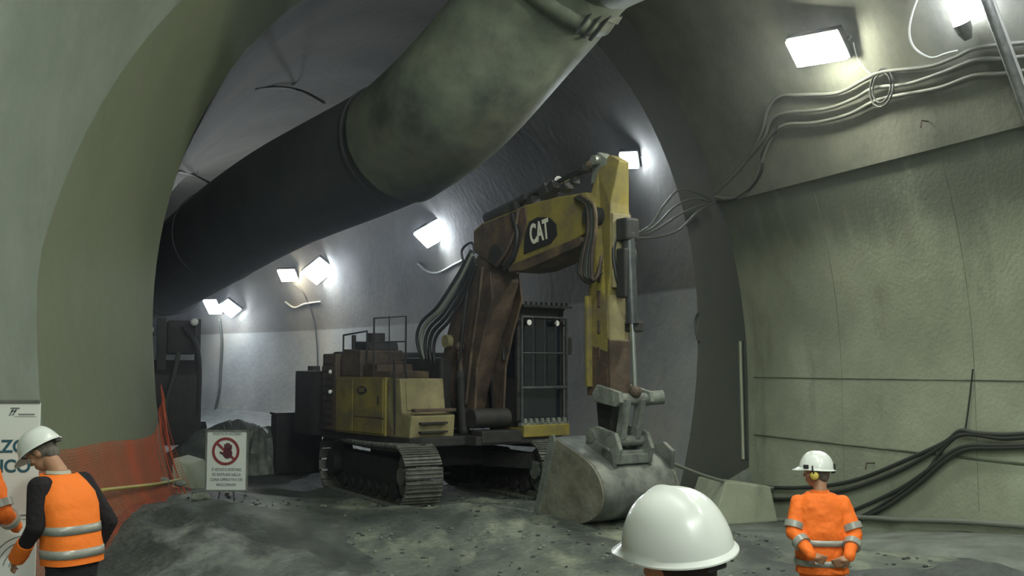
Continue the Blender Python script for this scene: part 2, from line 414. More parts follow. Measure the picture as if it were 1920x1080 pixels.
# ------------------------------------------------------------------ loose ground
def heap(name, label, cat, c, rx, ry, h, m, seed, rz=0, n=48):
    b = B(); rings = []
    R = Matrix.Rotation(rz, 3, 'Z')
    for k in range(19):
        t = k / 18
        r = []
        for i in range(n):
            a = 2 * PI * i / n
            q = 1 + .22 * noise.noise(Vector((math.cos(a) * 1.5 + seed, math.sin(a) * 1.5, 0)))
            p = R @ Vector((rx * t * q * math.cos(a), ry * t * q * math.sin(a), 0)); x, y = c[0] + p.x, c[1] + p.y
            hh = h * ((1 - t * t) ** 2) * (1 + .35 * noise.noise(Vector((x * 1.6, y * 1.6, seed)))) + .05 * noise.noise(Vector((x * 6, y * 6, seed))) * (1 - t)
            r.append(Vector((x, y, gz(x, y) + hh - .06 * t ** 3 + .012)))
        rings.append(r)
    b.ring_loft(rings[1:], cap=False)
    cv = b.bm.verts.new((c[0], c[1], gz(*c) + h)); b.bm.verts.ensure_lookup_table()
    first = b.bm.verts[:n]
    for i in range(n): b.bm.faces.new((cv, first[(i + 1) % n], first[i]))
    o = b.out(name, m, smooth=True); tag(o, label, cat); o['kind'] = 'stuff'; return o
heap('gravel_heap', 'low dark gravel heap on the pale slab beside the worker in the orange jacket', 'gravel', (4.35, 10.4), 2.2, .75, .28, 'mud_dark', 3, rz=-.55)
heap('mud_heap', 'dark mud bank at the foot of the orange safety netting', 'mud', (-3.5, 12.2), 2.2, 3.6, .29, 'mud_mid', 8, rz=.05)
_c = at(435, 905, 23.4)
heap('rubble_heap', 'dark rubble heap behind the warning sign', 'rubble', (_c.x, _c.y), 2.1, 1.2, .95, 'mud_dark', 5, rz=.4)

rg = random.Random(4)
for nm, mm, cnt, lab in (('gravel', 'rock', 260, 'pale gravel scattered over the muddy floor'), ('dark_gravel', 'mud_dark', 420, 'dark clods of mud scattered over the floor')):
    b = B()
    for i in range(cnt):
        la, vv = rg.uniform(.3, 9.0), rg.uniform(8.0, 17.5); q = T(la, vv, ground(la, vv)); r0 = rg.uniform(.012, .035) * (.85 if nm == 'dark_gravel' else .8)
        if (q - Vector((-2.0, 12.6, q.z))).length < .3: continue
        n0 = len(b.bm.verts); b.ball(q + Vector((0, 0, r0 * .3)), r0, rg.uniform(.8, 1.6), rg.uniform(.8, 1.4), rg.uniform(.5, .8), rot=Matrix.Rotation(rg.uniform(0, 3), 4, 'Z'), sub=1)
    o = b.out(nm, mm); tag(o, lab, 'gravel'); o['kind'] = 'stuff'
# ------------------------------------------------------------------ ventilation duct
def duct_tube(pts, rs, seg=48, wr=.03, seed=0, n=14):
    pts, rs = catmull([Vector(p) for p in pts], n, rs)
    b = B(); up = None; rings = []
    for i, p in enumerate(pts):
        d = (pts[min(i + 1, len(pts) - 1)] - pts[max(i - 1, 0)]).normalized()
        if up is None: up = Vector((0, 0, 1))
        x = up.cross(d).normalized(); y = d.cross(x).normalized(); up = y
        r = []
        for k in range(seg):
            a = 2 * PI * k / seg
            q = rs[i] * (1 + wr * noise.noise(Vector((math.cos(a) * 1.4, math.sin(a) * 1.4, i * .09 + seed))) + wr * .35 * noise.noise(Vector((math.cos(a) * 5, math.sin(a) * 5, i * .12 + seed))))
            r.append(p + x * q * math.cos(a) + y * q * math.sin(a) - Vector((0, 0, .03)) * max(0, -math.sin(a)))
        rings.append(r)
    return b, rings
duct = thing('ventilation_duct', 'huge dark fabric ventilation duct hung under the vault', 'ventilation duct', T(6.2, 14.6, 7.6))
dinv = Matrix.Translation(-duct.location)
DP = [(990, 6, 15.9), (838, 190, 16.9), (735, 272, 18.3)]
near_axis = [T(7.2, 2, 8.0), T(7.3, 9, 8.1), at(1115, -125, 14.9), at(1035, -30, 15.6)]
def D(pts): return [Vector(p) - duct.location for p in pts]
b, r = duct_tube(D(near_axis), [1.12, 1.12, 1.12, 1.13], seed=1); b.ring_loft(r, cap=False)
o = b.out('duct_section', 'duct', duct, smooth=True)
sd = o.modifiers.new('t', 'SOLIDIFY'); sd.thickness = .015
b, r = duct_tube(D([at(1100, -105, 15.0), at(1005, 8, 15.9), at(850, 186, 16.9), at(748, 268, 18.1)]), [1.06, 1.06, 1.07, 1.07], seed=4); b.ring_loft(r, cap=False)
o = b.out('duct_section', 'duct', duct, smooth=True); sd = o.modifiers.new('t', 'SOLIDIFY'); sd.thickness = .015
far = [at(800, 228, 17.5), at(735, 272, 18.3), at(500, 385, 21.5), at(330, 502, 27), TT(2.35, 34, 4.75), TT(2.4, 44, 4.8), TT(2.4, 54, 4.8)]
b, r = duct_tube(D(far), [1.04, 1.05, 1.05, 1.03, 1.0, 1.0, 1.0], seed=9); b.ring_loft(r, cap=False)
o = b.out('duct_section', 'duct_shaded', duct, smooth=True); sd = o.modifiers.new('t', 'SOLIDIFY'); sd.thickness = .015
# pale hem of the overlapping sleeve, with lacing straps
def ring_on(axis, i, rad, m, name, width=.1):
    pts, _ = catmull([Vector(p) for p in axis], 14); i = min(i, len(pts) - 3)
    d = (pts[i + 1] - pts[i]).normalized(); x = Vector((0, 0, 1)).cross(d).normalized(); y = d.cross(x)
    b = B(); rr = []
    for w_, q in ((-width / 2, 0), (-width / 2, .02), (width / 2, .02), (width / 2, 0)):
        rr.append([pts[i] + d * w_ + (x * math.cos(2 * PI * k / 48) + y * math.sin(2 * PI * k / 48)) * (rad + q) for k in range(48)])
    b.ring_loft(rr, cap=False); return b.out(name, m, duct, smooth=False), pts[i], d, x, y
hem, c, d, x, y = ring_on(D(near_axis), 40, 1.135, 'duct', 'duct_hem', .12)
for k in range(3):
    a = math.radians(-94 + 9 * k)
    n = x * math.cos(a) + y * math.sin(a)
    b = B(); b.tube([c - d * .05 + n * 1.17, c + d * .2 + n * 1.13, c + d * .42 + n * 1.09], .03, 6); b.out('lacing_strap', 'blackp', duct)
for i in (14, 34, 48): ring_on(D(far), i, 1.06 if i < 40 else 1.04, 'duct_shaded', 'duct_seam', .06)
# suspension wires from the duct to the vault
def wire(name, pts, m='cable_dark', r=.014, n=6, label=None, cat=None, group=None, parent=None, seg=6, smooth=True):
    b = B(); b.tube(pts, r, seg, smooth=n); o = b.out(name, m, parent, smooth=smooth)
    if label: tag(o, label, cat, group)
    return o
for pts in ([(606, 190, 19.6), (560, 170, 20.2), (520, 163, 20.8), (478, 166, 21.5)],):
    pass
wv = [tun(478, 166, .05), tun(520, 163, .3), tun(565, 170, .8), at(608, 192, 19.9)]
wire('hanger_wire', D(wv), r=.03, parent=duct)
wv = [tun(318, 320, .05), tun(345, 324, .2), tun(370, 331, .6), at(392, 342, 23.0)]
wire('hanger_wire', D(wv), r=.03, parent=duct)

# ------------------------------------------------------------------ floodlights
def floodlight(pos, look, w_, h_, label, group=None, warm='lamp_cold', heads=1, est=None, name='floodlight', cat='floodlight', tilt=0):
    look = Vector(look).normalized(); zr = look.to_track_quat('X', 'Z').to_matrix().to_4x4() @ Matrix.Rotation(tilt, 4, 'X')
    t = bpy.data.objects.new(name, None); COL.objects.link(t); t.empty_display_size = .2
    t.matrix_world = Matrix.Translation(pos) @ zr; tag(t, label, cat, group)
    for k in range(heads):
        yo = (k - (heads - 1) / 2) * w_ * 1.12
        b = B(); b.box((-.07, yo, 0), (.12, w_ * 1.08, h_ * 1.12), bev=.02)
        for q in range(5): b.box((-.15, yo + (q - 2) * w_ * .18, 0), (.05, .02, h_ * .8))
        b.out('housing', 'blackp', t)
        b = B(); b.box((0.02, yo, 0), (.07, w_, h_), bev=.02); b.out('lamp_glass', warm, t)
    b = B(); b.tube([(-.08, -w_ * .5 * heads - .05, 0), (-.2, -w_ * .5 * heads - .05, 0), (-.24, 0, 0), (-.2, w_ * .5 * heads + .05, 0), (-.08, w_ * .5 * heads + .05, 0)], .016, 6)
    b.tube([(-.24, 0, 0), (-.38, 0, .0)], .016, 6)
    b.out('bracket', 'greysteel', t); return t
GL = 'floodlights along the right wall of the tunnel'
def tl(px, py, w_, h_, label, warm, heads, off, lk=None, **k):
    p = tun(px, py, off)
    lk = lk or (-Pv * .42 - A * .55 + Vector((0, 0, -.7)))
    return floodlight(p, lk, w_, h_, label, GL, warm, heads, **k)
tl(1180, 300, .34, .34, 'square floodlight just right of the raised tip of the excavator stick', 'lamp_cold', 1, .45)
tl(813, 437, .50, .62, 'twin floodlight on the tunnel wall left of the excavator boom', 'lamp_cold', 2, .5, tilt=.5)
tl(597, 508, .55, .75, 'cold white floodlight, right one of the middle pair', 'lamp_cold', 2, .55, tilt=.6)
tl(540, 516, .7, .55, 'warm white floodlight, left one of the middle pair', 'lamp_warm', 1, .6)
tl(431, 578, .75, .7, 'cold white floodlight, right one of the farthest pair', 'lamp_cold', 1, .8, tilt=.6)
tl(399, 575, .6, .75, 'white floodlight, left one of the farthest pair', 'lamp_cold', 1, .8)
# cables hanging from the tunnel lamps
def tcable(pix, label, m='cable_dark', r=.03, off=.08, group=None):
    return wire('hanging_cable', [tun(x, y, off) for x, y in pix], m, r, 6, label, 'cable', group)
tcable([(548, 530), (568, 548), (585, 590), (594, 640), (596, 700)], 'black cable dropping from the middle pair of floodlights', r=.035)
tcable([(412, 598), (416, 640), (414, 690), (412, 730), (404, 770), (398, 820)], 'black cable dropping from the farthest pair of floodlights', r=.06)
tcable([(784, 494), (800, 508), (822, 511), (850, 497), (868, 488)], 'pale cable loop under the twin floodlight left of the boom', 'cable_white', .035)
tcable([(535, 566), (552, 577), (572, 570), (600, 566)], 'pale cable loop under the middle pair of floodlights', 'cable_white', .04)
tcable([(300 + 1010, 585), (1304, 600), (1306, 625), (1312, 640)], 'short cable loop on the tunnel wall by the portal jamb', 'cable_dark', .025, .05)

# hall lamps in view
def hl(px, py, off): return hall(px, py, off)
p = hl(1532, 92, .5)
lampA = floodlight(p, (-.55, -.38, -.7), .85, .46, 'wide floodlight glowing on the upper right wall above the cables', None, 'lamp_hall', 1, tilt=-.12)
p0, p1 = hl(1768, -40, .28), hl(1803, 44, .28)
t = thing('tube_lamp', 'slim tube lamp on the vault beside the slanting pole', 'lamp', (p0 + p1) / 2)
ax = (p1 - p0).normalized(); L2 = (p1 - p0).length / 2
b = B(); b.tube([-ax * L2, ax * L2], .10, 16); b.out('lamp_tube', 'lamp_tube', t, smooth='auto')
b = B(); b.tube([ax * L2, ax * (L2 + .1), ax * (L2 + .22)], [.11, .10, .05], 16); b.out('end_cap', 'greysteel', t)
b = B(); b.tube([-ax * (L2 + .15), -ax * L2], [.06, .11], 16); b.out('end_cap', 'greysteel', t)
p = hl(1925, -55, .4)
floodlight(p, (-.4, -.4, -.8), .5, .35, 'small floodlight at the upper right corner behind the slanting pole', None, 'lamp_tube', 1)
# high lamps of the hall, out of the frame behind and above the viewer
for i, (la, vv, zz_) in enumerate(((2.2, 2.5, 8.6), (5.0, -1.5, 9.4), (.6, -3.5, 6.6), (4.0, 7.0, 9.9))):
    t = floodlight(T(la, vv, zz_), ((.75, .75, -.6), (.0, .8, -.6), (.25, .9, -.35), (.05, .25, -1))[i], .9, .5, ('high hall lamp above the viewer, nearest the left wall', 'high hall lamp under the vault crown behind the viewer', 'high hall lamp low on the vault behind the viewer', 'high hall lamp under the vault crown ahead of the viewer')[i], 'high lamps of the hall', 'lamp_high', 1)

# ------------------------------------------------------------------ cables of the hall
def hcable(pix, label, m='cable', r=.03, group='cables along the upper right wall', off=.09, name='wall_cable'):
    return wire(name, [hall(x, y, off) for x, y in pix], m, r, 8, label, 'cable', group, seg=8)
hcable([(1940, 78), (1870, 85), (1825, 92), (1790, 108), (1740, 125), (1655, 135), (1620, 150), (1570, 174), (1500, 178), (1462, 180), (1440, 205), (1428, 250), (1400, 300), (1360, 345), (1330, 370)], 'topmost of the thick cables snaking along the upper right wall')
hcable([(1940, 104), (1880, 110), (1830, 112), (1770, 135), (1700, 158), (1640, 165), (1600, 186), (1545, 205), (1470, 212), (1445, 228), (1430, 262), (1385, 315), (1345, 360), (1325, 380)], 'middle of the three thick cables snaking along the upper right wall', off=.1)
hcable([(1940, 130), (1880, 138), (1825, 142), (1760, 165), (1680, 180), (1640, 190), (1590, 215), (1530, 230), (1470, 235), (1445, 262), (1418, 330), (1395, 365), (1360, 372), (1330, 365)], 'lowest of the three thick cables snaking along the upper right wall', off=.11)
hcable([(1460, 238), (1430, 285), (1428, 320), (1405, 355), (1370, 376), (1340, 378)], 'slack cable bowing out below the ledge cables near the portal', 'cable_dark', .025, off=.12)
# cable tie rings at the bracket
b = B()
for rr in (.17, .22):
    c = hall(1655, 165, .2); ux = -A; uz = Vector((0, 0, 1))
    b.tube([c + ux * rr * math.cos(a * PI / 8) * 1.1 + uz * rr * 1.25 * math.sin(a * PI / 8) - Pv * .02 for a in range(17)], .014, 6)
tag(b.out('cable_hook', 'cable_dark', smooth=True), 'coiled wire hook holding the three thick cables against the wall', 'cable hook')
# from the portal edge down to behind the stick
def pc(pix, label, m='cable_dark', r=.022):
    pts = []
    for k, (x, y) in enumerate(pix): pts.append(at(x, y, 19.0 - .9 * k / (len(pix) - 1)))
    return wire('slack_cable', pts, m, r, 8, label, 'cable', 'slack cables between portal and excavator')
pc([(1335, 375), (1310, 362), (1275, 355), (1245, 385), (1222, 420), (1195, 438)], 'upper arching slack cable at the portal, highest of its bundle')
pc([(1335, 378), (1300, 372), (1265, 388), (1235, 418), (1215, 432), (1190, 442)], 'second slack cable at the portal, just under the arching one')
pc([(1335, 380), (1305, 388), (1270, 405), (1240, 425), (1215, 437), (1190, 440)], 'third slack cable at the portal, in the middle of its bundle')
pc([(1340, 380), (1310, 396), (1275, 430), (1245, 442), (1215, 446), (1188, 446)], 'lowest slack cable at the portal, sagging towards the excavator stick')
# white loop and light cord
wire('lamp_cord', [hall(x, y, .1) for x, y in ((1728, -20), (1712, 20), (1705, 60), (1715, 90), (1745, 108), (1775, 100), (1795, 95))], 'cable_white', .016, 8, 'white lamp cord looping down left of the tube lamp', 'cord')
wire('lamp_cord', [hall(x, y, .1) for x, y in ((1600, 80), (1606, 105), (1618, 125), (1632, 138))], 'cable_white', .01, 8, 'thin cord from the wide floodlight to the cable hook', 'cord')
# slanting pole
b = B(); q0, q1 = hall(1838, -30, .35), hall(1935, 235, .28)
b.tube([q0, q1], .065, 14); tag(b.out('support_pole', 'greysteel', smooth='auto'), 'thick steel pole slanting down the vault at the top right', 'pole')
b = B(); q0, q1 = hall(1850, -30, .2), hall(1946, 232, .16)
b.tube([q0, q1], .03, 10); tag(b.out('support_rod', 'cable_white', smooth='auto'), 'thin pale rod running behind the slanting pole', 'rod')
# rebar stubs on the wall
for x, y, l in ((1745, 228, 'rusty rebar stub below the upper cables'), (1640, 868, 'small rebar hook above the lower cables behind the worker')):
    c = hall(x, y, 0); b = B(); b.tube([c + Pv * .05, c - Pv * .16, c - Pv * .18 - Vector((0, 0, .1))], .012, 6); tag(b.out('rebar_stub', 'rust'), l, 'rebar')
b = B(); b.tube([hall(x, y, .03) for x, y in ((1824, 692), (1820, 730), (1815, 770), (1810, 805))], .012, 6)
tag(b.out('wall_wire', 'cable_dark'), 'thin dark wire hanging straight down to the lower cable bundle', 'wire')
# lower cable bundle
GLc = 'cables slung along the lower right wall'
def low(pix, label, m='cable_dark', r=.032, off=.08): return hcable(pix, label, m, r, GLc, off, 'slung_cable')
low([(1940, 812), (1880, 815), (1830, 812), (1800, 808), (1770, 830), (1700, 862), (1620, 895), (1555, 910), (1480, 915), (1420, 912)], 'top cable of the lower bundle, passing behind the worker in orange')
low([(1940, 818), (1880, 822), (1830, 815), (1795, 818), (1745, 850), (1680, 885), (1600, 915), (1540, 926), (1470, 936), (1400, 930)], 'second cable of the lower bundle, just under the top one')
low([(1940, 834), (1870, 835), (1815, 836), (1780, 850), (1735, 885), (1690, 915), (1640, 940), (1600, 957)], 'third cable of the lower bundle, dropping behind the worker in orange')
low([(1940, 838), (1870, 840), (1815, 842), (1775, 862), (1725, 905), (1670, 945), (1625, 968), (1605, 978)], 'fourth cable of the lower bundle, dropping to the slab')
low([(1800, 812), (1765, 845), (1740, 880), (1700, 915), (1640, 955), (1605, 972)], 'steepest cable of the lower bundle, leaving its bend', r=.025)
low([(1940, 988), (1800, 978), (1690, 975), (1600, 970), (1480, 975), (1385, 970)], 'pale pipe lying along the foot of the right wall', 'cable', .04, .1)
p = [at(1222, 855, 15.6), at(1270, 873, 17), at(1330, 895, 18.2), at(1400, 912, 18.8), hall(1450, 915, .15)]
wire('slung_cable', p, 'cable', .03, 8, 'pale cable rising from behind the bucket to the lower bundle', 'cable', GLc)
p = [at(1228, 876, 15.6), at(1262, 905, 16.2), at(1300, 940, 16.2), at(1330, 955, 16.2)]
wire('slung_cable', p, 'cable', .022, 8, 'thin pale cable dropping to the ground behind the bucket', 'cable', GLc)
# concrete kerb block between jamb and slab
b = B(); b.prism([(0, 0), (1.35, 0), (1.2, .62), (.3, .74)], 'y', 0, .9, bev=.03)
o = b.out('concrete_block', 'conc_right'); o.matrix_world = Matrix((Pv, A, (0, 0, 1))).transposed().to_4x4(); o.location = T(10.0, 15.7, -.5)
tag(o, 'low concrete block at the foot of the portal jamb', 'concrete block')

# ------------------------------------------------------------------ excavator (local x forward, y to its left, z up)
EC = Vector((-1.26, 18.8, 0)); ERZ = math.atan2(-.8, .6)
EF = Vector((math.cos(ERZ), math.sin(ERZ), 0)); EL = Vector((-EF.y, EF.x, 0))
def mp(px, py, y=-.3):
    d = ray(px, py); o = Vector((0, 0, CAMZ)); t = (y - (o - EC).dot(EL)) / d.dot(EL)
    p = o + d * t; return ((p - EC).dot(EF), p.z)
ex = thing('excavator', 'large yellow and brown tracked excavator standing in the tunnel mouth', 'excavator', EC, ERZ)
def P(pix, y): return [mp(a, b_, y) for a, b_ in pix]
# undercarriage
R7 = Matrix.Rotation(math.radians(-8), 4, 'Z')
def track(y0):
    # belt profile: idler front x=1.75, sprocket rear x=-1.75
    def belt(x_, s): return x_
    path = []
    r = .45; L = 1.55
    for i in range(17): a = -PI / 2 + PI * i / 16; path.append((L + r * math.cos(a), .48 + r * math.sin(a)))
    for i in range(1, 12): path.append((L - 2 * L * i / 12, .93 - .04 * math.sin(PI * i / 12)))
    for i in range(17): a = PI / 2 + PI * i / 16; path.append((-L + r * math.cos(a), .48 + r * math.sin(a)))
    for i in range(1, 12): path.append((-L + 2 * L * i / 12, .03))
    b = B(); n = len(path)
    # chain core
    rr = []
    for s_, q in ((-.12, 0), (.12, 0)): rr.append([Vector((p[0], y0 + s_, p[1])) for p in path])
    inn = [[Vector((p[0] * .955, y0 + s_, .48 + (p[1] - .48) * .82)) for p in path] for s_ in (.12, -.12)]
    b.ring_loft([rr[0], rr[1], inn[0], inn[1], rr[0]], cap=False)
    # pads
    total = 0; seg = []
    for i in range(n):
        p, q = Vector(path[i]), Vector(path[(i + 1) % n]); seg.append((p, q, (q - p).length)); total += (q - p).length
    N = 46; step = total / N; pos = 0; k = 0; acc = 0
    for p, q, l in seg:
        while pos < acc + l and k < N:
            u = (pos - acc) / l; c = p.lerp(q, u); tdir = (q - p).normalized(); nn = Vector((tdir.y, -tdir.x))
            ang = math.atan2(tdir.y, tdir.x)
            rot = Matrix.Rotation(-ang, 4, 'Y')
            b.box((c.x + nn.x * .02, y0, c.y + nn.y * .02), (step * .9, .62, .03), rot)
            for g in (-.3, .02, .34): b.box((c.x + nn.x * .045 + tdir.x * step * g, y0, c.y + nn.y * .045 + tdir.y * step * g), (.016, .6, .035), rot)
            pos += step; k += 1
        acc += l
    b.bm.transform(R7); t = b.out('track', 'track', ex)
    def sub(name, m, f): bb = B(); f(bb); bb.bm.transform(R7); bb.out(name, m, t, smooth='auto')
    sub('idler', 'steel_dust', lambda q: (q.cyl((1.55, y0 - .1, .48), (1.55, y0 + .1, .48), .36, 28), q.cyl((1.55, y0 - .2, .48), (1.55, y0 + .2, .48), .15)))
    sub('sprocket', 'black', lambda q: (q.cyl((-1.55, y0 - .08, .48), (-1.55, y0 + .08, .48), .37, 16), q.cyl((-1.55, y0 - .25, .48), (-1.55, y0 + .25, .48), .22)))
    for i in range(7): sub('track_roller', 'black', lambda q: q.cyl((-1.15 + i * .38, y0 - .17, .2), (-1.15 + i * .38, y0 + .17, .2), .13, 16))
    sub('track_frame', 'black', lambda q: q.prism([(-1.2, .28), (1.25, .28), (1.35, .45), (1.2, .72), (-1.1, .72), (-1.3, .5)], 'y', y0 - .14, y0 + .14, .02))
track(-1.2); track(1.2)
b = B(); b.box((0, 0, .66), (1.3, 2.1, .28), bev=.04); b.box((0, 0, .62), (.5, 2.3, .2)); b.prism([(.6, -.9), (1.5, -1.05), (1.5, -.95), (.65, -.5)], 'z', .5, .75); b.prism([(.6, .9), (1.5, 1.05), (1.5, .95), (.65, .5)], 'z', .5, .75)
b.bm.transform(R7); b.out('car_body', 'black', ex)
b = B(); b.cyl((0, 0, .78), (0, 0, 1.0), .75, 40); b.out('slewing_ring', 'black', ex, smooth='auto')
# upper structure
b = B(); b.prism([(-2.6, -1.35), (1.35, -1.45), (1.5, -1.3), (1.5, -.5), (1.75, -.45), (1.75, 1.3), (1.6, 1.45), (-2.6, 1.35), (-2.9, .8), (-2.9, -.8)], 'z', .93, 1.08, .02)
b.out('platform', 'black', ex)
b = B(); b.box((1.30, .97, 1.13), (.98, .98, .20), bev=.02); b.out('cab_sill', 'yellow', ex)
b = B(); b.box((1.62, .05, 1.06), (.3, .8, .2), bev=.02); b.out('front_cross_beam', 'black', ex)
# side body: lower yellow box with door seam, front step box
b = B(); b.prism([(-1.1, 1.06), (.62, 1.06), (.62, 2.02), (-1.1, 2.02)], 'y', -1.47, -.62, .02)
sb = b.out('side_box', 'yellow', ex)
for z0, z1, x0, x1 in ((1.36, 1.98, -.42, .57), (1.10, 1.33, -.42, .57), (1.10, 1.98, -1.06, -.46)):
    b = B(); b.box(((x0 + x1) / 2, -1.475, (z0 + z1) / 2), (x1 - x0, .02, z1 - z0), bev=.006); b.out('side_door', 'yellow', sb)
b = B(); b.box((.45, -1.495, 1.65), (.03, .03, .14), bev=.006); b.out('door_handle', 'black', sb)
# round dark badge
b = B(); b.prism([(-.12 + .17 * math.cos(2 * PI * i / 24), 1.80 + .07 * math.sin(2 * PI * i / 24)) for i in range(24)], 'y', -1.495, -1.48); bd = b.out('badge', 'decal_black', sb)
text('CAT', .10, 'yellow', bd, frame((-.12, -1.497, 1.80), (1, 0, 0), (0, 0, 1)), .002, .002)
# front right fuel and tool box with steps
b = B(); b.prism([(.66, 1.06), (1.36, 1.06), (1.40, 1.42), (1.12, 1.46), (1.05, 2.0), (.66, 2.0)], 'y', -1.45, -.62, .025)
fb = b.out('front_box', 'yellow2', ex)
b = B(); b.box((1.095, -1.03, 1.72), (.03, .66, .46), Matrix.Rotation(math.radians(-7), 4, 'Y'), bev=.006); b.out('box_lid', 'yellow2', fb)
for z_ in (1.16, 1.30): b = B(); b.box((1.42, -1.05, z_), (.10, .5, .03), bev=.006); b.out('step', 'black', fb)
b = B(); b.box((1.39, -1.02, 1.5), (.12, .78, .05), bev=.01); b.out('step', 'rust', fb)
# upper hood (brownish), dark exhaust cluster and guard
b = B(); b.prism([(-1.05, 2.02), (-.35, 2.02), (-.35, 2.48), (-1.02, 2.50)], 'y', -1.40, -.55, .03); b.out('hood', 'rust', ex)
b = B(); b.box((-.1, -1.0, 2.12), (.5, .7, .22), bev=.03); b.box((.35, -1.0, 2.06), (.55, .75, .12), bev=.02); b.out('hood_step', 'rust', ex)
b = B(); b.prism([(-1.0, 2.48), (-.4, 2.48), (-.45, 2.62), (-.95, 2.64)], 'y', -1.2, -.6, .03); b.out('air_filter_housing', 'black', ex)
b = B(); b.cyl((-.7, -.9, 2.6), (-.7, -.9, 2.78), .16); b.cyl((-.95, -1.2, 2.4), (-.95, -1.2, 2.75), .04); b.out('exhaust', 'black', ex, smooth='auto')
b = B(); b.box((.1, .1, 1.75), (1.2, 1.1, 1.2), bev=.05); b.out('engine_cover', 'black', ex)
# radiator panel with its two small lamps
b = B(); b.box((-1.38, -1.40, 1.75), (.5, .12, 1.35), bev=.03)
rp = b.out('radiator_panel', 'rust', ex)
for i in range(9): bb = B(); bb.box((-1.38, -1.467, 1.2 + i * .13), (.4, .02, .04)); bb.out('louvre', 'black', rp)
for z_ in (1.75, 2.1): bb = B(); bb.ball((-1.28, -1.48, z_), .04, sub=2); bb.out('marker_lamp', 'lens', rp)
# counterweight and engine deck
def rr_poly(x0, x1, y0, y1, r):
    q = []
    for cx_, cy_, a0 in ((x1 - r, y1 - r, 0), (x0 + r, y1 - r, 90), (x0 + r, y0 + r, 180), (x1 - r, y0 + r, 270)):
        for i in range(7): a = math.radians(a0 + 15 * i); q.append((cx_ + r * math.cos(a), cy_ + r * math.sin(a)))
    return q
b = B(); b.prism(rr_poly(-3.15, -1.6, -1.45, 1.45, .5), 'z', .95, 2.12, .04); b.out('counterweight', 'black', ex, smooth='auto')
b = B(); b.prism([(-1.85, 2.1), (-1.15, 2.1), (-1.15, 2.46), (-1.35, 2.46), (-1.65, 2.34), (-1.8, 2.2)], 'y', -1.38, 1.1, .03); b.out('engine_hood', 'black', ex)
for x_, y_ in ((-2.9, -1.0), (-2.1, -1.1)): b = B(); b.box((x_, y_, 2.16), (.22, .16, .1), bev=.01); b.out('lifting_eye', 'black', ex)
b = B(); b.prism([(-3.3, 1.72), (-3.1, 1.86), (-3.1, 1.6)], 'y', -.9, -.7); b.out('rear_hook', 'black', ex)
# handrails
b = B()
b.tube([(-1.15, -1.3, 2.45), (-1.15, -1.3, 2.75), (-.3, -1.3, 2.8), (-.3, -1.3, 2.1)], .018, 6)
b.tube([(.15, -1.42, 2.0), (.15, -1.42, 3.0), (.15, -.8, 3.05), (.15, -.8, 2.0)], .02, 6); b.tube([(.15, -1.42, 2.6), (.15, -.8, 2.62)], .015, 6)
b.tube([(.9, -1.44, 1.1), (.95, -1.5, 2.3), (.9, -1.3, 2.3), (.85, -1.2, 2.0)], .02, 6)
b.out('handrail', 'black', ex)
b = B(); b.tube([(.12, -1.1, 2.05), (.1, -1.1, 3.05)], .012, 6); b.out('antenna', 'black', ex)
# cab
CX0, CX1, CY0, CY1, CZ0, CZ1 = -.05, 1.62, .47, 1.47, 1.2, 3.16
cab = B()
for x_, y_ in ((CX1 - .04, CY0 + .04), (CX1 - .04, CY1 - .04), (CX0 + .05, CY0 + .04), (CX0 + .05, CY1 - .04), (.75, CY0 + .03), (.75, CY1 - .03)): cab.box((x_, y_, (CZ0 + CZ1) / 2), (.08, .08, CZ1 - CZ0), bev=.012)
for z_ in (CZ0 + .04, CZ1 - .04):
    cab.box(((CX0 + CX1) / 2, CY0 + .04, z_), (CX1 - CX0, .08, .08)); cab.box(((CX0 + CX1) / 2, CY1 - .04, z_), (CX1 - CX0, .08, .08))
    cab.box((CX1 - .04, (CY0 + CY1) / 2, z_), (.08, CY1 - CY0, .08)); cab.box((CX0 + .04, (CY0 + CY1) / 2, z_), (.08, CY1 - CY0, .08))
cab.box((CX0 + .04, (CY0 + CY1) / 2, 2.0), (.05, CY1 - CY0 - .1, 1.6)); cab.box(((CX0 + CX1) / 2, CY1 - .04, 1.6), (CX1 - CX0 - .1, .04, .8)); cab.box(((CX0 + CX1) / 2, CY0 + .04, 1.6), (CX1 - CX0 - .1, .04, .8))
cabo = cab.out('cab', 'black', ex)
b = B(); b.box(((CX0 + CX1) / 2, (CY0 + CY1) / 2, CZ1 + .03), (CX1 - CX0 + .06, CY1 - CY0 + .04, .08), bev=.03); b.out('cab_roof', 'black', cabo)
b = B(); b.box((CX1 - .03, (CY0 + CY1) / 2, 2.18), (.012, CY1 - CY0 - .16, 1.8)); b.out('windscreen', 'glass', cabo)
for y_ in (CY0 + .04, CY1 - .04): b = B(); b.box((.78, y_, 2.5), (1.5, .01, 1.1)); b.out('side_window', 'glass', cabo)
# guard in front of the cab
GX = CX1 + .1
b = B()
for y_ in (CY0 + .02, CY1 - .02): b.tube([(GX, y_, 1.22), (GX, y_, 3.02)], .024, 8)
for z_, r_ in ((3.02, .02), (2.42, .014), (1.84, .03), (1.28, .02)): b.tube([(GX, CY0 + .02, z_), (GX, CY1 - .02, z_)], r_, 8)
for i in range(1, 4): b.tube([(GX, CY0 + i * .25, 1.84), (GX, CY0 + i * .25, 3.02)], .008, 6)
for z_ in (1.3, 2.9):
    for y_ in (CY0 + .02, CY1 - .02): b.tube([(CX1 - .02, y_, z_), (GX, y_, z_)], .016, 6)
b.out('front_guard', 'cylinder', cabo)
b = B(); b.prism([(CX0 + .9, 3.24), (GX + .1, 3.18), (GX + .12, 3.22), (CX0 + .9, 3.28)], 'y', CY0 - .02, CY1 + .02); 
for i in range(9): b.box((GX + .08, CY0 + .06 + i * .11, 3.25), (.05, .04, .05))
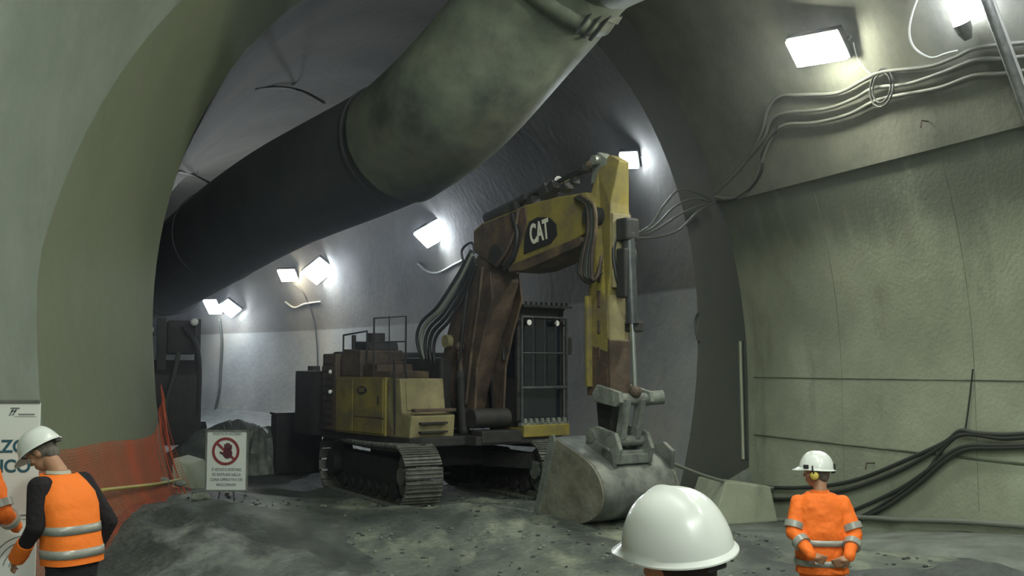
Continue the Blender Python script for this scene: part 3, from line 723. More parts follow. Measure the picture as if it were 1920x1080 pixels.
b.out('roof_guard', 'cylinder', cabo)
for y_ in (CY0 + .18, CY1 - .22): b = B(); b.cyl((CX1 + .0, y_, 2.93), (CX1 + .09, y_, 2.93), .055, 16); l = b.out('work_lamp', 'blackp', cabo, smooth='auto'); b = B(); b.cyl((CX1 + .09, y_, 2.93), (CX1 + .1, y_, 2.93), .048, 16); b.out('lamp_lens', 'lens', l)
b = B(); b.box((GX - .02, (CY0 + CY1) / 2, 1.24), (.08, CY1 - CY0 + .02, .05))
for i in range(8): b.box((GX + .0, CY0 + .08 + i * .12, 1.29), (.06, .06, .09), bev=.01)
b.out('bolted_grille', 'steel_dust', ex)
b = B(); b.tube([(1.5, CY0 + .0, 2.6), (1.55, CY0 - .15, 2.62), (1.55, CY0 - .18, 2.5)], .012, 6); b.box((1.55, CY0 - .2, 2.4), (.04, .12, .2), bev=.015); b.out('mirror', 'blackp', cabo)
b = B(); b.box((1.6, CY1 + .12, 2.55), (.04, .14, .3), bev=.015); b.tube([(1.6, CY1, 2.7), (1.6, CY1 + .12, 2.7)], .012, 6); b.out('mirror', 'blackp', cabo)
# --- boom, lower piece
BW = .26
base_pix = [(868, 800), (838, 740), (826, 690), (834, 640), (852, 570), (872, 515), (896, 478), (930, 465), (968, 500), (974, 530), (962, 580), (944, 630), (930, 680), (915, 740), (905, 800)]
bp = P(base_pix[:7], -BW) + P(base_pix[7:-1], BW) + P(base_pix[-1:], BW)
b = B(); b.prism(bp, 'y', -BW, BW, .03); bb_ = b.out('boom_base', 'rust', ex)
c1 = mp(930, 478, -BW); 
for (px, py, r_, mname) in ((930, 478, .17, 'black'), (836, 640, .11, 'yellow2'), (884, 785, .16, 'black')):
    x_, z_ = mp(px, py, -BW - .08); b = B(); b.cyl((x_, -BW - .1, z_), (x_, BW + .1, z_), r_, 24); b.out('pivot_pin', mname, bb_, smooth='auto')
# cheek plates either side of the lower piece, and its worn yellow face
b = B()
ck = P([(880, 800), (868, 720), (876, 640), (888, 560), (905, 520), (920, 508), (925, 560), (908, 625), (895, 690), (890, 800)], -BW - .03)
b.prism(ck, 'y', -BW - .05, -BW - .01, .01); b.prism(ck, 'y', BW + .01, BW + .05, .01); b.out('cheek_plate', 'rust', bb_)
def ram(name, p0, p1, r, frac, rod_m='chrome', parent=ex, barrel='cylinder', rr=.55):
    p0, p1 = Vector(p0), Vector(p1); d = (p1 - p0); m_ = p0 + d * frac
    b = B(); b.cyl(p0, m_, r, 20); b.ball(p0, r * 1.15, sub=2); b.cyl(m_ - d.normalized() * .12, m_, r * 1.12, 20); o = b.out(name, barrel, parent, smooth='auto')
    b = B(); b.cyl(m_, p1, r * rr, 16); b.out('rod', rod_m, o, smooth='auto')
    b = B(); b.ball(p1, r * 1.1, sub=2); b.out('rod_eye', 'rust', o); return o
x0_, z0_ = 1.55, 1.2
for s_ in (-1, 1):
    xa, za = mp(934, 600, -.42)
    ram('boom_ram', (1.25, s_ * .34, 1.15), (mp(862, 650, -.34)[0], s_ * .34, mp(862, 650, -.34)[1]), .085, .7, 'rust', barrel='black')
# --- boom, upper piece
up_pix = [(890, 474), (888, 432), (904, 418), (955, 398), (985, 384), (1040, 370), (1098, 360), (1112, 385), (1108, 428), (1086, 444), (1040, 468), (980, 496), (950, 500), (915, 492)]
ub = P(up_pix, -.27)
b = B(); b.prism(ub, 'y', -.27, .27, .025); ubo = b.out('boom_arm', 'yellow', ex)
rx = P([(889, 472), (888, 434), (905, 420), (955, 400), (985, 387), (988, 420), (965, 490), (940, 496), (912, 488)], -.28)
b = B(); b.prism(rx, 'y', -.285, .285, .015); b.out('grimy_cover_plate', 'rust', ubo)
fl = P([(950, 500), (1088, 444), (1092, 452), (1086, 462), (985, 506), (955, 510)], -.3)
b = B(); b.prism(fl, 'y', -.31, .31, .01); b.out('lower_flange', 'rust', ubo)
# decal: black rounded field and white CAT
dc = P([(982, 476), (984, 440), (992, 416), (1008, 407), (1030, 408), (1042, 420), (1044, 440), (1032, 456)], -.29)
b = B(); b.prism(dc, 'y', -.292, -.276); dco = b.out('decal_field', 'decal_black', ubo)
ax0, ax1 = mp(990, 445, -.295), mp(1034, 428, -.295)
mid = mp(1011, 436, -.295); dx = Vector((ax1[0] - ax0[0], 0, ax1[1] - ax0[1])); h0, h1 = mp(1011, 455, -.295), mp(1011, 417, -.295)
text('CAT', .42, 'decal_white', dco, frame((mid[0], -.296, mid[1]), dx, (-dx.normalized().z, 0, dx.normalized().x)), .003, .012, name='decal_letters', sx=.56)
# --- ram and fittings lying on top of the boom
ram('stick_ram', (mp(915, 415, 0)[0], .0, mp(915, 415, 0)[1] + .06), (mp(1108, 312, 0)[0], 0, mp(1108, 312, 0)[1]), .085, .72, parent=ex)
b = B(); b.prism([(4.60, 1.74), (4.66, 1.74), (4.65, 2.55), (4.60, 2.6)], 'y', -.20, .18, .005); STICKW = b
for px, py, sz in ((968, 388, .09), (1000, 376, .08), (1028, 360, .12), (1040, 350, .09), (1062, 352, .08), (985, 372, .07), (1078, 340, .06), (1095, 318, .06)):
    x_, z_ = mp(px, py, -.15); b = B(); b.box((x_, -.15, z_), (sz * 1.6, sz * 2, sz * 1.5), Matrix.Rotation(random.uniform(-.6, .6), 4, 'Y'), bev=.01); b.out('valve_block', random.choice(['black', 'steel_dust', 'black']), ubo)
# --- stick
SW = .20
sk_pix = [(1131, 288), (1112, 318), (1103, 360), (1100, 400), (1108, 430), (1112, 470), (1104, 520), (1102, 600), (1106, 690), (1112, 740), (1128, 742)]
sx_ = P(sk_pix, -SW)
fx = sx_[0][0]
skp = sx_ + [(4.62, 1.72), (4.60, 3.0), (4.68, 3.6), (4.66, 4.5), (fx + .22, sx_[0][1] - .12)]
b = B(); b.prism(skp, 'y', -SW, SW, .02); 
for v_ in b.bm.verts:
    if v_.co.z > 4.35: v_.co.y *= 1 - .62 * (v_.co.z - 4.35) / .9
sko = b.out('stick', 'yellow', ex)
b = B(); b.prism([(4.66, 3.3), (4.70, 3.3), (4.70, 4.35), (4.66, 4.36)], 'y', -SW + .03, SW - .03, .005); b.out('front_face_plate', 'yellow2', sko)
b = B(); b.prism([(4.58, 1.8), (4.64, 1.8), (4.63, 3.2), (4.58, 3.2)], 'y', -SW + .02, SW - .06, .005); b.out('front_face_plate', 'yellow2', sko)
STICKW.out('worn_plate', 'rust', sko); b = B(); b.prism([(4.17, 1.78), (4.6, 1.78), (4.6, 2.4), (4.2, 2.5)], 'y', -SW - .008, -SW + .01); b.out('worn_plate', 'rust', sko)
tp = mp(1127, 300, 0)
b = B(); b.prism([(tp[0] - .12, tp[1] - .35), (tp[0] + .3, tp[1] - .35), (tp[0] + .22, tp[1] - .02), (tp[0] + .05, tp[1] + .1), (tp[0] - .08, tp[1] + .02)], 'y', -.10, .10, .02); b.out('stick_ear', 'steel_dust', sko)
b = B(); b.cyl((tp[0] + .05, -.2, tp[1] - .03), (tp[0] + .05, .2, tp[1] - .03), .07); b.out('ear_pin', 'greysteel', sko, smooth='auto')
pv = mp(1104, 405, -.3); b = B(); b.cyl((pv[0] + .05, -.36, pv[1]), (pv[0] + .05, .36, pv[1]), .13, 24); b.out('stick_pivot', 'black', sko, smooth='auto')
# dark slots in the stick's side
for y0_, y1_ in ((545, 575), (600, 625), (650, 672), (500, 530)):
    a_, c_ = mp(1121, y0_, -SW - .01), mp(1121, y1_, -SW - .01)
    b = B(); b.box((a_[0] + .02, -SW - .005, (a_[1] + c_[1]) / 2), (.05, .03, a_[1] - c_[1]), bev=.008); b.out('side_slot', 'rust', sko)
a_ = mp(1106, 640, -SW); b = B(); b.box((a_[0] + .03, -SW - .05, a_[1]), (.07, .1, 1.3), bev=.02); b.out('pipe_guard', 'yellow', sko)
# bucket ram in front of the stick
ram('bucket_ram', (4.82, .02, 4.05), (4.92, .02, 1.84), .085, .57, parent=ex, rr=.42)
b = B(); b.box((4.76, .02, 4.12), (.3, .26, .32), bev=.04); b.box((4.83, .1, 2.75), (.2, .2, .16), bev=.03); b.box((4.8, -.06, 3.5), (.18, .14, .7), bev=.03); b.out('ram_bracket', 'black', sko)
# linkage
b = B(); b.cyl((4.80, -.34, 1.74), (4.92, .44, 1.74), .085, 20); b.cyl((4.80, .36, 1.74), (4.93, .56, 1.76), .10, 16); lk = b.out('linkage_pin', 'steel_dust', ex, smooth='auto')
for y_ in (-.3, .28): b = B(); b.prism([(4.42, 1.82), (4.52, 1.94), (4.98, 1.84), (5.0, 1.70), (4.9, 1.64), (4.45, 1.7)], 'y', y_ - .04, y_ + .04, .015); b.out('side_link', 'steel_dust', lk)
for y_ in (-.14, .14):
    b = B(); b.prism([(4.84, 1.74), (4.98, 1.74), (4.86, 1.18), (4.72, 1.18)], 'y', y_ - .045, y_ + .045, .012); b.out('push_link', 'steel_dust', lk)
b = B(); b.cyl((4.78, -.34, 1.16), (4.78, .34, 1.16), .075); b.cyl((4.42, -.38, 1.22), (4.42, .38, 1.22), .09); b.out('coupler_pin', 'greysteel', ex, smooth='auto')
b = B()
for s_ in (-1, 1):
    b.prism([(4.30, 1.32), (4.5, 1.36), (4.88, 1.28), (4.98, 1.06), (4.92, .86), (4.70, .80), (4.42, .84), (4.26, .95)], 'y', s_ * .30 - .035, s_ * .30 + .035, .015)
    b.cyl((4.72, s_ * .30 - .06, 1.0), (4.72, s_ * .30 + .06, 1.0), .08)
b.box((4.62, 0, .98), (.42, .56, .10), bev=.02); b.box((4.86, 0, .92), (.10, .6, .14), bev=.02)
b.out('quick_coupler', 'steel_dust', ex)
b = B(); b.prism([(4.25, 1.75), (4.6, 1.75), (4.55, 1.25), (4.32, 1.2)], 'y', -.12, .12, .02); b.out('stick_nose', 'black', sko)
# bucket: curled shell with side plates and teeth, mouth towards the machine
BYW = .69
prof_b = [(3.62, 1.06)]
outer = [(4.02, 1.20), (4.30, 1.10), (4.60, .98), (4.86, .84), (5.03, .62), (5.06, .40), (4.93, .20), (4.65, .07), (4.3, .03), (3.95, .03), (3.72, .06), (3.62, .10)]
inner = [(3.66, .16), (3.95, .10), (4.3, .10), (4.62, .14), (4.87, .26), (4.98, .42), (4.96, .60), (4.80, .77), (4.56, .90), (4.28, 1.02), (3.99, 1.10)]
def smooth_poly(pl, n=4):
    q, _ = catmull([Vector((a_, b_, 0)) for a_, b_ in pl], n); return [(v_.x, v_.y) for v_ in q]
b = B(); b.prism(smooth_poly(outer) + smooth_poly(inner), 'y', -BYW, BYW); bk = b.out('bucket', 'bucket', ex, smooth='auto')
side = smooth_poly(outer)
for s_ in (-1, 1):
    b = B(); b.prism([(p_[0], p_[1]) for p_ in side] , 'y', s_ * BYW - .03, s_ * BYW + .03, .006); b.out('bucket_side', 'bucket_side', bk)
for s_ in (-1, 1): b = B(); b.prism([(3.60, .05), (3.70, .04), (4.10, 1.14), (4.06, 1.24), (3.97, 1.2)], 'y', s_ * (BYW + .045) - .02, s_ * (BYW + .045) + .02, .006); b.out('wear_edge', 'steel_dust', bk)
for i in range(5): y_ = -BYW + .1 + i * (2 * BYW - .2) / 4; b = B(); b.prism([(3.68, .16), (3.72, .05), (3.42, .06)], 'y', y_ - .05, y_ + .05, .008); b.out('tooth', 'greysteel', bk)
b = B(); b.prism([(4.30, 1.08), (4.9, .82), (4.85, 1.02), (4.4, 1.2)], 'y', -.36, -.30, .01); b.prism([(4.30, 1.08), (4.9, .82), (4.85, 1.02), (4.4, 1.2)], 'y', .30, .36, .01); b.out('bucket_lug', 'bucket', bk)
b = B(); b.prism([(4.35, 1.0), (4.95, .72), (4.98, 1.0), (4.8, 1.12)], 'y', BYW - .02, BYW + .05, .01); b.out('bucket_ear', 'bucket', bk)
# hoses
def hose(pix, r=.026, m='hose', name='hose'):
    pts = []
    for q in pix:
        x_, z_ = mp(q[0], q[1], q[2]); pts.append((x_, q[2], z_))
    b = B(); b.tube(pts, r, 8, smooth=8); b.out(name, m, ex, smooth=True)
for k in range(5):
    o_ = k * 6
    hose([(884 + o_ * .4, 470 + o_, -.3 - .02 * k), (856 + o_ * .8, 520 + o_, -.36), (820 + o_, 575 + o_, -.42), (790 + o_ * 1.2, 605 + o_, -.45), (782 + o_ * 1.3, 640 + o_, -.45), (800 + o_, 690 + o_, -.38), (830, 730, -.3)], .034 if k % 2 else .03, 'hose' if k != 1 else 'cable')
hose([(872, 500, -.3), (866, 470, -.3), (884, 455, -.32), (890, 475, -.3)], .02)
hose([(880, 520, -.33), (870, 600, -.36), (862, 680, -.36), (858, 760, -.34)], .03)
hose([(905, 500, -.36), (896, 580, -.38), (884, 660, -.38), (874, 760, -.36)], .03, 'rust')
hose([(960, 400, -.31), (970, 440, -.34), (962, 480, -.34), (945, 505, -.34)], .04)
hose([(972, 392, -.31), (966, 430, -.33), (950, 470, -.34), (930, 500, -.34)], .03, 'rust')
for k in range(6):
    hose([(1078 + 2 * k, 372 - k, -.30), (1098 + k * 3, 385, -.36 - .01 * k), (1102 + 3 * k, 430, -.40), (1090 + 4 * k, 480, -.42), (1086 + 5 * k, 512 + k * 2, -.42), (1106 + 3 * k, 530 - k * 3, -.38), (1128, 510 - 6 * k, -.30)], .026, ('hose', 'rust', 'hose', 'cable_dark', 'hose', 'rust')[k])
for k in range(3): hose([(985 + 14 * k, 372 - 5 * k, -.1), (1020 + 10 * k, 352 - 4 * k, -.12), (1060 + 6 * k, 336 - 6 * k, -.1), (1100, 322 - 3 * k, -.06)], .02)
hose([(1012, 470, -.1), (1008, 486, -.2), (1020, 492, -.2), (1030, 470, -.1)], .02)
hose([(1160, 430, -.05), (1150, 470, -.15), (1156, 520, -.12), (1165, 545, .0)], .03)
hose([(1180, 450, .1), (1192, 480, .1), (1186, 540, .1), (1178, 600, .05)], .022)

# ------------------------------------------------------------------ things behind the excavator
r_ = T(1.9, 25.5); 
t = thing('drilling_rig', 'tall dark machine parked against the left tunnel wall behind the portal', 'machine', (r_.x, r_.y, 0), math.atan2(A.y, A.x))
def rp_(name, m, f, parent=None): q = B(); f(q); return q.out(name, m, parent or t, smooth='auto')
body = rp_('body', 'black', lambda q: q.prism([(-1.2, .5), (1.6, .5), (1.6, 2.2), (-.9, 2.35), (-1.2, 2.0)], 'y', -.6, .6, .06))
rp_('cab_frame', 'black', lambda q: (q.box((-.5, -.2, 2.85), (.7, .65, .75), bev=.08)))
rp_('mast', 'black', lambda q: (q.box((-1.0, .25, 2.3), (.16, .2, 1.9), bev=.02), q.box((-.9, -.52, 2.5), (.1, .12, 1.5)), q.tube([(-1.15, -.5, 1.0), (-1.2, -.55, 1.8), (-1.1, -.5, 2.6), (-1.0, -.2, 3.1)], .05, 8, smooth=6)))
rp_('hose', 'cable_dark', lambda q: q.tube([(-1.28, .1, .8), (-1.35, .15, 1.4), (-1.3, .0, 2.0), (-1.15, -.1, 2.5)], .05, 8, smooth=6))
for y_ in (-.75, .75):
    for x_ in (-.8, 1.0): rp_('wheel', 'blackp', lambda q: (q.cyl((x_, y_ * .8 - .13, .5), (x_, y_ * .8 + .13, .5), .5, 28)))
rp_('lamp', 'lens', lambda q: q.ball((-1.12, -.42, 3.18), .09, sub=2)); rp_('lamp', 'lens', lambda q: q.ball((-1.12, .52, 3.0), .10, sub=2))
c = at(555, 870, 22.3)
t = thing('storage_box', 'dark upright box beside the rear of the excavator', 'box', (c.x, c.y, gz(c.x, c.y)), .4)
b = B(); b.box((0, 0, .60), (.95, .6, 1.2), bev=.03); b.out('body', 'black', t); b = B(); b.box((0, 0, 1.22), (1.0, .65, .05), bev=.015); b.out('lid', 'black', t)
# crumpled sheet pile
c = at(490, 905, 22.5); b = B(); rings = []
for k in range(13):
    tt = k / 12; rr_ = []
    for i in range(40):
        a = 2 * PI * i / 40; q = .62 * math.sin(tt * PI / 2 * .98 + .03) * (1 + .25 * noise.noise(Vector((math.cos(a) * 3, math.sin(a) * 3, tt * 3))))
        rr_.append(Vector((c.x + q * 1.0 * math.cos(a), c.y + q * math.sin(a), gz(c.x, c.y) - .05 + 1.0 * math.cos(tt * PI / 2) + .10 * noise.noise(Vector((math.cos(a) * q * 9, math.sin(a) * q * 9, 2 + tt))))))
    rings.append(rr_)
b.ring_loft(rings); tag(b.out('plastic_sheet', 'tarp'), 'crumpled grey plastic sheet heaped between the warning sign and the excavator', 'sheet')

c = at(358, 935, 17.3)
b = B(); b.prism([(-.22, -.1), (.30, -.1), (.06, .42), (-.22, .5)], 'y', -.3, .5, .03); o = b.out('concrete_footing', 'conc_right'); o.location = (c.x, c.y, gz(c.x, c.y)); tag(o, 'small sloping concrete footing between the netting and the warning sign', 'concrete block')
# ------------------------------------------------------------------ warning sign on its stand
SY = 15.9; c = at(424, 935, SY); g = gz(c.x, c.y)
t = thing('warning_sign', 'white warning sign with a hand struck out in a red ring on a thin stand', 'sign', (c.x, c.y, g), math.radians(-2))
tb = at(424, 920, SY).z - g; tt = at(424, 808, SY).z - g; W_ = (462 - 385) / F * SY; H_ = tt - tb; zc = (tt + tb) / 2
b = B(); b.box((0, 0, zc), (W_, .02, H_), bev=.004); pn = b.out('panel', 'white_l', t)
b = B(); 
for x_ in (-W_ / 2, W_ / 2): b.box((x_, -.005, zc), (.025, .03, H_ + .02))
for z_ in (tb, tt): b.box((0, -.005, z_), (W_, .03, .025))
b.out('rim', 'steel_dust', t)
b = B()
for s_ in (-1, 1): b.tube([(s_ * .12, .02, tt), (s_ * .1, .02, tb), (s_ * .12, .0, -.03)], .012, 6)
b.tube([(-.03, 0, tt), (-.06, 0, tt + .09), (0, 0, tt + .13), (.05, 0, tt + .09), (.02, 0, tt)], .012, 6, smooth=4); b.out('stand', 'cable_dark', t)
zr = at(424, 846, SY).z - g; xr = (422 - 424) / F * SY; b = B(); rr0, rr1 = .165, .205
ro = []
for q, yy in ((rr0, -.012), (rr1, -.012), (rr1, -.017), (rr0, -.017), (rr0, -.012)): ro.append([Vector((xr + q * math.cos(2 * PI * i / 40), yy, zr + q * math.sin(2 * PI * i / 40))) for i in range(40)])
b.ring_loft(ro, cap=False); b.box((xr, -.017, zr), (rr1 * 2 - .03, .004, .035), Matrix.Rotation(math.radians(42), 4, 'Y')); b.out('prohibition_ring', 'redprint', pn)
b = B(); b.prism([(xr + .03 + .07 * math.cos(2 * PI * i / 14), zr - .03 + .075 * math.sin(2 * PI * i / 14)) for i in range(14)], 'y', -.021, -.012)
for dx_, l_ in ((-.03, .08), (.0, .10), (.03, .095), (.06, .07)): b.box((xr + .02 + dx_, -.0165, zr + .04 + l_ / 3), (.026, .009, l_), bev=.004)
b.box((xr - .05, -.0165, zr - .03), (.08, .009, .028), Matrix.Rotation(.5, 4, 'Y'), bev=.004); b.out('hand_symbol', 'darkred', pn)
def st(s, z_, sz, m='greyprint', sx=1): text(s, sz, m, pn, frame((0, -.013, z_), (1, 0, 0), (0, 0, 1)), .002, .001, sx=sx)
st('DIVIETO DI ACCESSO', tt - .045, .05, sx=.9)
for i, s in enumerate(("È VIETATO SOSTARE", "ED ENTRARE NELLA", "ZONA OPERATIVA DEI", "MACCHINARI")): st(s, zr - .27 - i * .073, .058, sx=.82)

# ------------------------------------------------------------------ orange safety netting on the left wall
def lw(e, z, off=.06): return left_pt(e, z) + Pv * off
b = B(); vr = []
NE, NZ = 130, 40
for i in range(NE + 1):
    col = []; e = .02 + 7.4 * i / NE
    topz = 1.18 + .035 * e + .75 * math.exp(-(max(0, e) / .42) ** 1.5) + .012 * math.sin(e * 2.2)
    for k in range(NZ + 1):
        t_ = k / NZ; q = lw(e, 0)
        z0 = gz(q.x, q.y) + .0
        z = z0 + (topz - z0) * t_
        fold = .05 * noise.noise(Vector((e * 1.2, z * .6, 1))) + (.035 * math.sin(e * 22 + z * 2) + .03) * math.exp(-(e / .75) ** 2)
        q = lw(e, z, .10 + fold + .12 * (1 - t_) ** 3)
        col.append(b.bm.verts.new(q))
    vr.append(col)
for i in range(NE):
    for k in range(NZ): b.bm.faces.new((vr[i][k], vr[i + 1][k], vr[i + 1][k + 1], vr[i][k + 1]))
net = b.out('safety_netting', 'net', fix=False); wm = net.modifiers.new('w', 'WIREFRAME'); wm.thickness = .0065; wm.use_even_offset = False
tag(net, 'orange plastic safety netting hung along the foot of the left wall', 'netting')
b = B(); b.tube([lw(e, z, .20) for e, z in ((4.6, .86), (3.4, .76), (2.2, .66), (1.1, .58), (.15, .52))], .022, 6, smooth=4)
tag(b.out('tension_cord', 'tape', smooth=True), 'yellowish cord strung across the orange netting', 'cord')
# pale rocks on the ground by the netting
for i, (px, py, Y, r_, l_) in enumerate(((305, 958, 15.0, .075, 'pale rock at the foot of the netting, nearest the wall'), (337, 952, 15.0, .07, 'pale rock on the crest of the mud bank'), (376, 972, 14.4, .10, 'flat pale rock below the warning sign'), (452, 958, 15.0, .055, 'small pale rock right of the warning sign stand'), (545, 1040, 12.2, .07, 'pale stone in the mud of the lower middle'), (560, 1048, 12.0, .04, 'small stone beside the pale stone in the lower middle'))):
    c = at(px, py, Y); b = B(); b.ball((0, 0, 0), r_, 1.3, 1, .7, sub=3)
    for v_ in b.bm.verts: v_.co *= 1 + .3 * noise.noise(v_.co * 14 + Vector((i * 7, 0, 0)))
    o = b.out('rock', 'rock'); o.location = (c.x, c.y, gz(c.x, c.y) + r_ * .55 + (.16 if i < 2 else .08 if i == 2 else 0)); tag(o, l_, 'rock')

# ------------------------------------------------------------------ banner
BY = 8.3
xr_ = (81 - 960) / F * BY; zt = at(60, 753, BY).z; bw = .74
t = thing('banner_stand', 'tall white printed banner behind the man in the orange vest', 'banner', (xr_ - bw / 2, BY, 0), 0)
b = B(); b.box((0, 0, zt / 2 + .03), (bw, .008, zt - .06)); pn = b.out('banner_sheet', 'banner', t)
b = B(); b.box((0, 0, .045), (bw + .04, .2, .09), bev=.03); b.out('base', 'greysteel', t); b = B(); b.box((0, .0, zt), (bw, .03, .03), bev=.008); b.out('top_rail', 'greysteel', t)
b = B(); b.tube([(0, .03, .08), (0, .03, zt)], .012, 8); b.out('pole', 'greysteel', t)
def bp_(px, py): q = at(px, py, BY); return (q.x - (xr_ - bw / 2), -.006, q.z)
def bt(s, px, py, size, m='teal', bold=.004, sx=1, al='LEFT', sh=0): return text(s, size, m, pn, frame(bp_(px, py), (1, 0, 0), (0, 0, 1)), .001, bold, align=al, sx=sx, shear=sh)
bt('RZO', 51, 838, .135, al='RIGHT', sx=1.0); bt('LICO', 58, 875, .135, al='RIGHT', sx=1.0)
b = B()
for k in range(2):
    for dx_, dz_ in ((0, 0),):
        x_, _, z_ = bp_(24 + k * 6, 774); b.prism([(x_ - .03, z_ - .022), (x_ - .018, z_ - .022), (x_ + .012, z_ + .03), (x_, z_ + .03)], 'y', -.007, -.004)
x_, _, z_ = bp_(24, 770); b.box((x_ + .02, -.0055, z_ + .018), (.07, .003, .012)); b.box((x_ + .01, -.0055, z_ - .003), (.04, .003, .01)); b.out('logo', 'greyprint', pn)
x_, _, z_ = bp_(48, 781); b = B(); b.box((x_, -.0055, z_), (.17, .003, .003)); b.out('printed_line', 'greyprint', pn)
for i in range(12): b = B(); x_, _, z_ = bp_(36 + i * 2.6, 777); b.box((x_, -.0055, z_), (.008, .003, .012)); b.out('small_print', 'greyprint', pn)
for k in range(4):
    x_, _, z_ = bp_(48, 1070)
    b = B(); rr0 = .13 + .045 * k
    b.tube([(x_ + rr0 * math.cos(math.radians(a)), -.006, z_ + rr0 * math.sin(math.radians(a)) * 1.0) for a in range(95, 175, 8)], .004, 6); b.out('printed_arc', 'greyprint', pn)
b = B(); x_, _, z_ = bp_(25, 963); b.tube([(x_ - .3, -.006, z_ + .02), (x_, -.006, z_ - .01), (x_ + .2, -.006, z_ - .0)], .006, 6, smooth=5)
x_, _, z_ = bp_(25, 973); b.box((x_, -.0055, z_), (.5, .003, .004)); b.out('printed_bridge', 'greyprint', pn)

# ------------------------------------------------------------------ people (local: +Y forward, x to their right, z up)
def selipse(c, a, b_, z, n=28, e=2.5, tilt=0.0):
    r = []
    for k in range(n):
        t = 2 * PI * k / n; ct, s_ = math.cos(t), math.sin(t)
        x = a * math.copysign(abs(ct) ** (2 / e), ct); y = b_ * math.copysign(abs(s_) ** (2 / e), s_)
        r.append(Vector((c[0] + x, c[1] + y, z + tilt * y)))
    return r
def remesh(o, vox, sm=4, fac=.5):
    m = o.modifiers.new('remesh', 'REMESH'); m.mode = 'VOXEL'; m.voxel_size = vox; m.use_smooth_shade = True
    s = o.modifiers.new('smooth', 'SMOOTH'); s.iterations = sm; s.factor = fac
def hand(b, wrist, d, palm_n, side, curl=.5, k=1.0):
    d = Vector(d).normalized(); n = Vector(palm_n); n = (n - d * n.dot(d)).normalized(); x = d.cross(n).normalized() * side
    for j in range(4):
        u = (j - 1.5) * .021 * k
        b.capsule(wrist + x * u * .6, wrist + d * .085 * k + x * u, .014 * k, .012 * k, 10)
    b.ball(wrist + d * .045 * k, .034 * k, 1.1, 1.1, .75, sub=2)
    for j, l in enumerate((.062, .074, .079, .070)):
        u = (1.5 - j) * -.0225 * k; p = wrist + d * .088 * k + x * u
        a = 0; 
        for q, f in enumerate((.45, .32, .23)):
            a += curl * (.55 + .25 * q + .06 * j); dd = d * math.cos(a) + n * math.sin(a); p2 = p + dd * l * f * k * 1.1
            b.capsule(p, p2, (.0092 - .0008 * q) * k, (.0086 - .0008 * q) * k, 10); p = p2
    p = wrist + d * .02 * k + x * .028 * k; a = d * .6 + x * .7 + n * .3 * curl; a.normalize(); p2 = p + a * .045 * k; b.capsule(p, p2, .0125 * k, .0105 * k, 10)
    a2 = (d * .9 + x * .25 + n * .5 * curl).normalized(); b.capsule(p2, p2 + a2 * .032 * k, .0103 * k, .009 * k, 10)
def helmet(parent, M_, m='white', k=1.0, vents=False):
    b = B(); n = 64; rings = []
    A_, B_, H_ = .122 * k, .143 * k, .136 * k
    for i in range(19):
        t = i / 18 * PI / 2 * .985; r = []
        for j in range(n):
            a = 2 * PI * j / n; c_, s_ = math.cos(a), math.sin(a)
            rad = math.cos(t) ** .80 * (1 + .035 * max(0, 1 - t / .5)); x, y, z = A_ * rad * c_, B_ * rad * s_, H_ * math.sin(t) ** 1.05
            if abs(x) < .022 * k and t > .35: z += .007 * k * (1 - abs(x) / (.022 * k))
            r.append(Vector((x, y, z)))
        rings.append(r)
    brim = []
    for q, dz in ((0, 0), (1, -.010), (1, -.014), (.0, -.006)):
        r = []
        for j in range(n):
            a = 2 * PI * j / n; c_, s_ = math.cos(a), math.sin(a); ext = .011 + .052 * max(0, s_) ** 3 * (1 - .0 * c_) + .006 * max(0, -s_)
            r.append(Vector((c_ * (A_ + ext * q * k), s_ * (B_ + ext * q * k), (dz - .022 * max(0, s_) ** 2 * q) * k)))
        brim.append(r)
    allr = [[p * 1 for p in brim[3]], brim[2], brim[1]] + rings
    b.ring_loft(allr); b.bm.transform(M_); o = b.out('hard_hat', m, parent, smooth='auto')
    b = B(); rr = []
    for z_, q in ((-.012, .93), (.02, .95), (.02, .90), (-.012, .88), (-.012, .93)): rr.append([Vector((A_ * q * math.cos(2 * PI * j / 40), B_ * q * math.sin(2 * PI * j / 40), z_)) for j in range(40)])
    b.ring_loft(rr, cap=False); b.box((0, -B_ * .96, -.02), (.06, .02, .03), bev=.006); b.bm.transform(M_); b.out('headband', 'blackp', o)
    return o
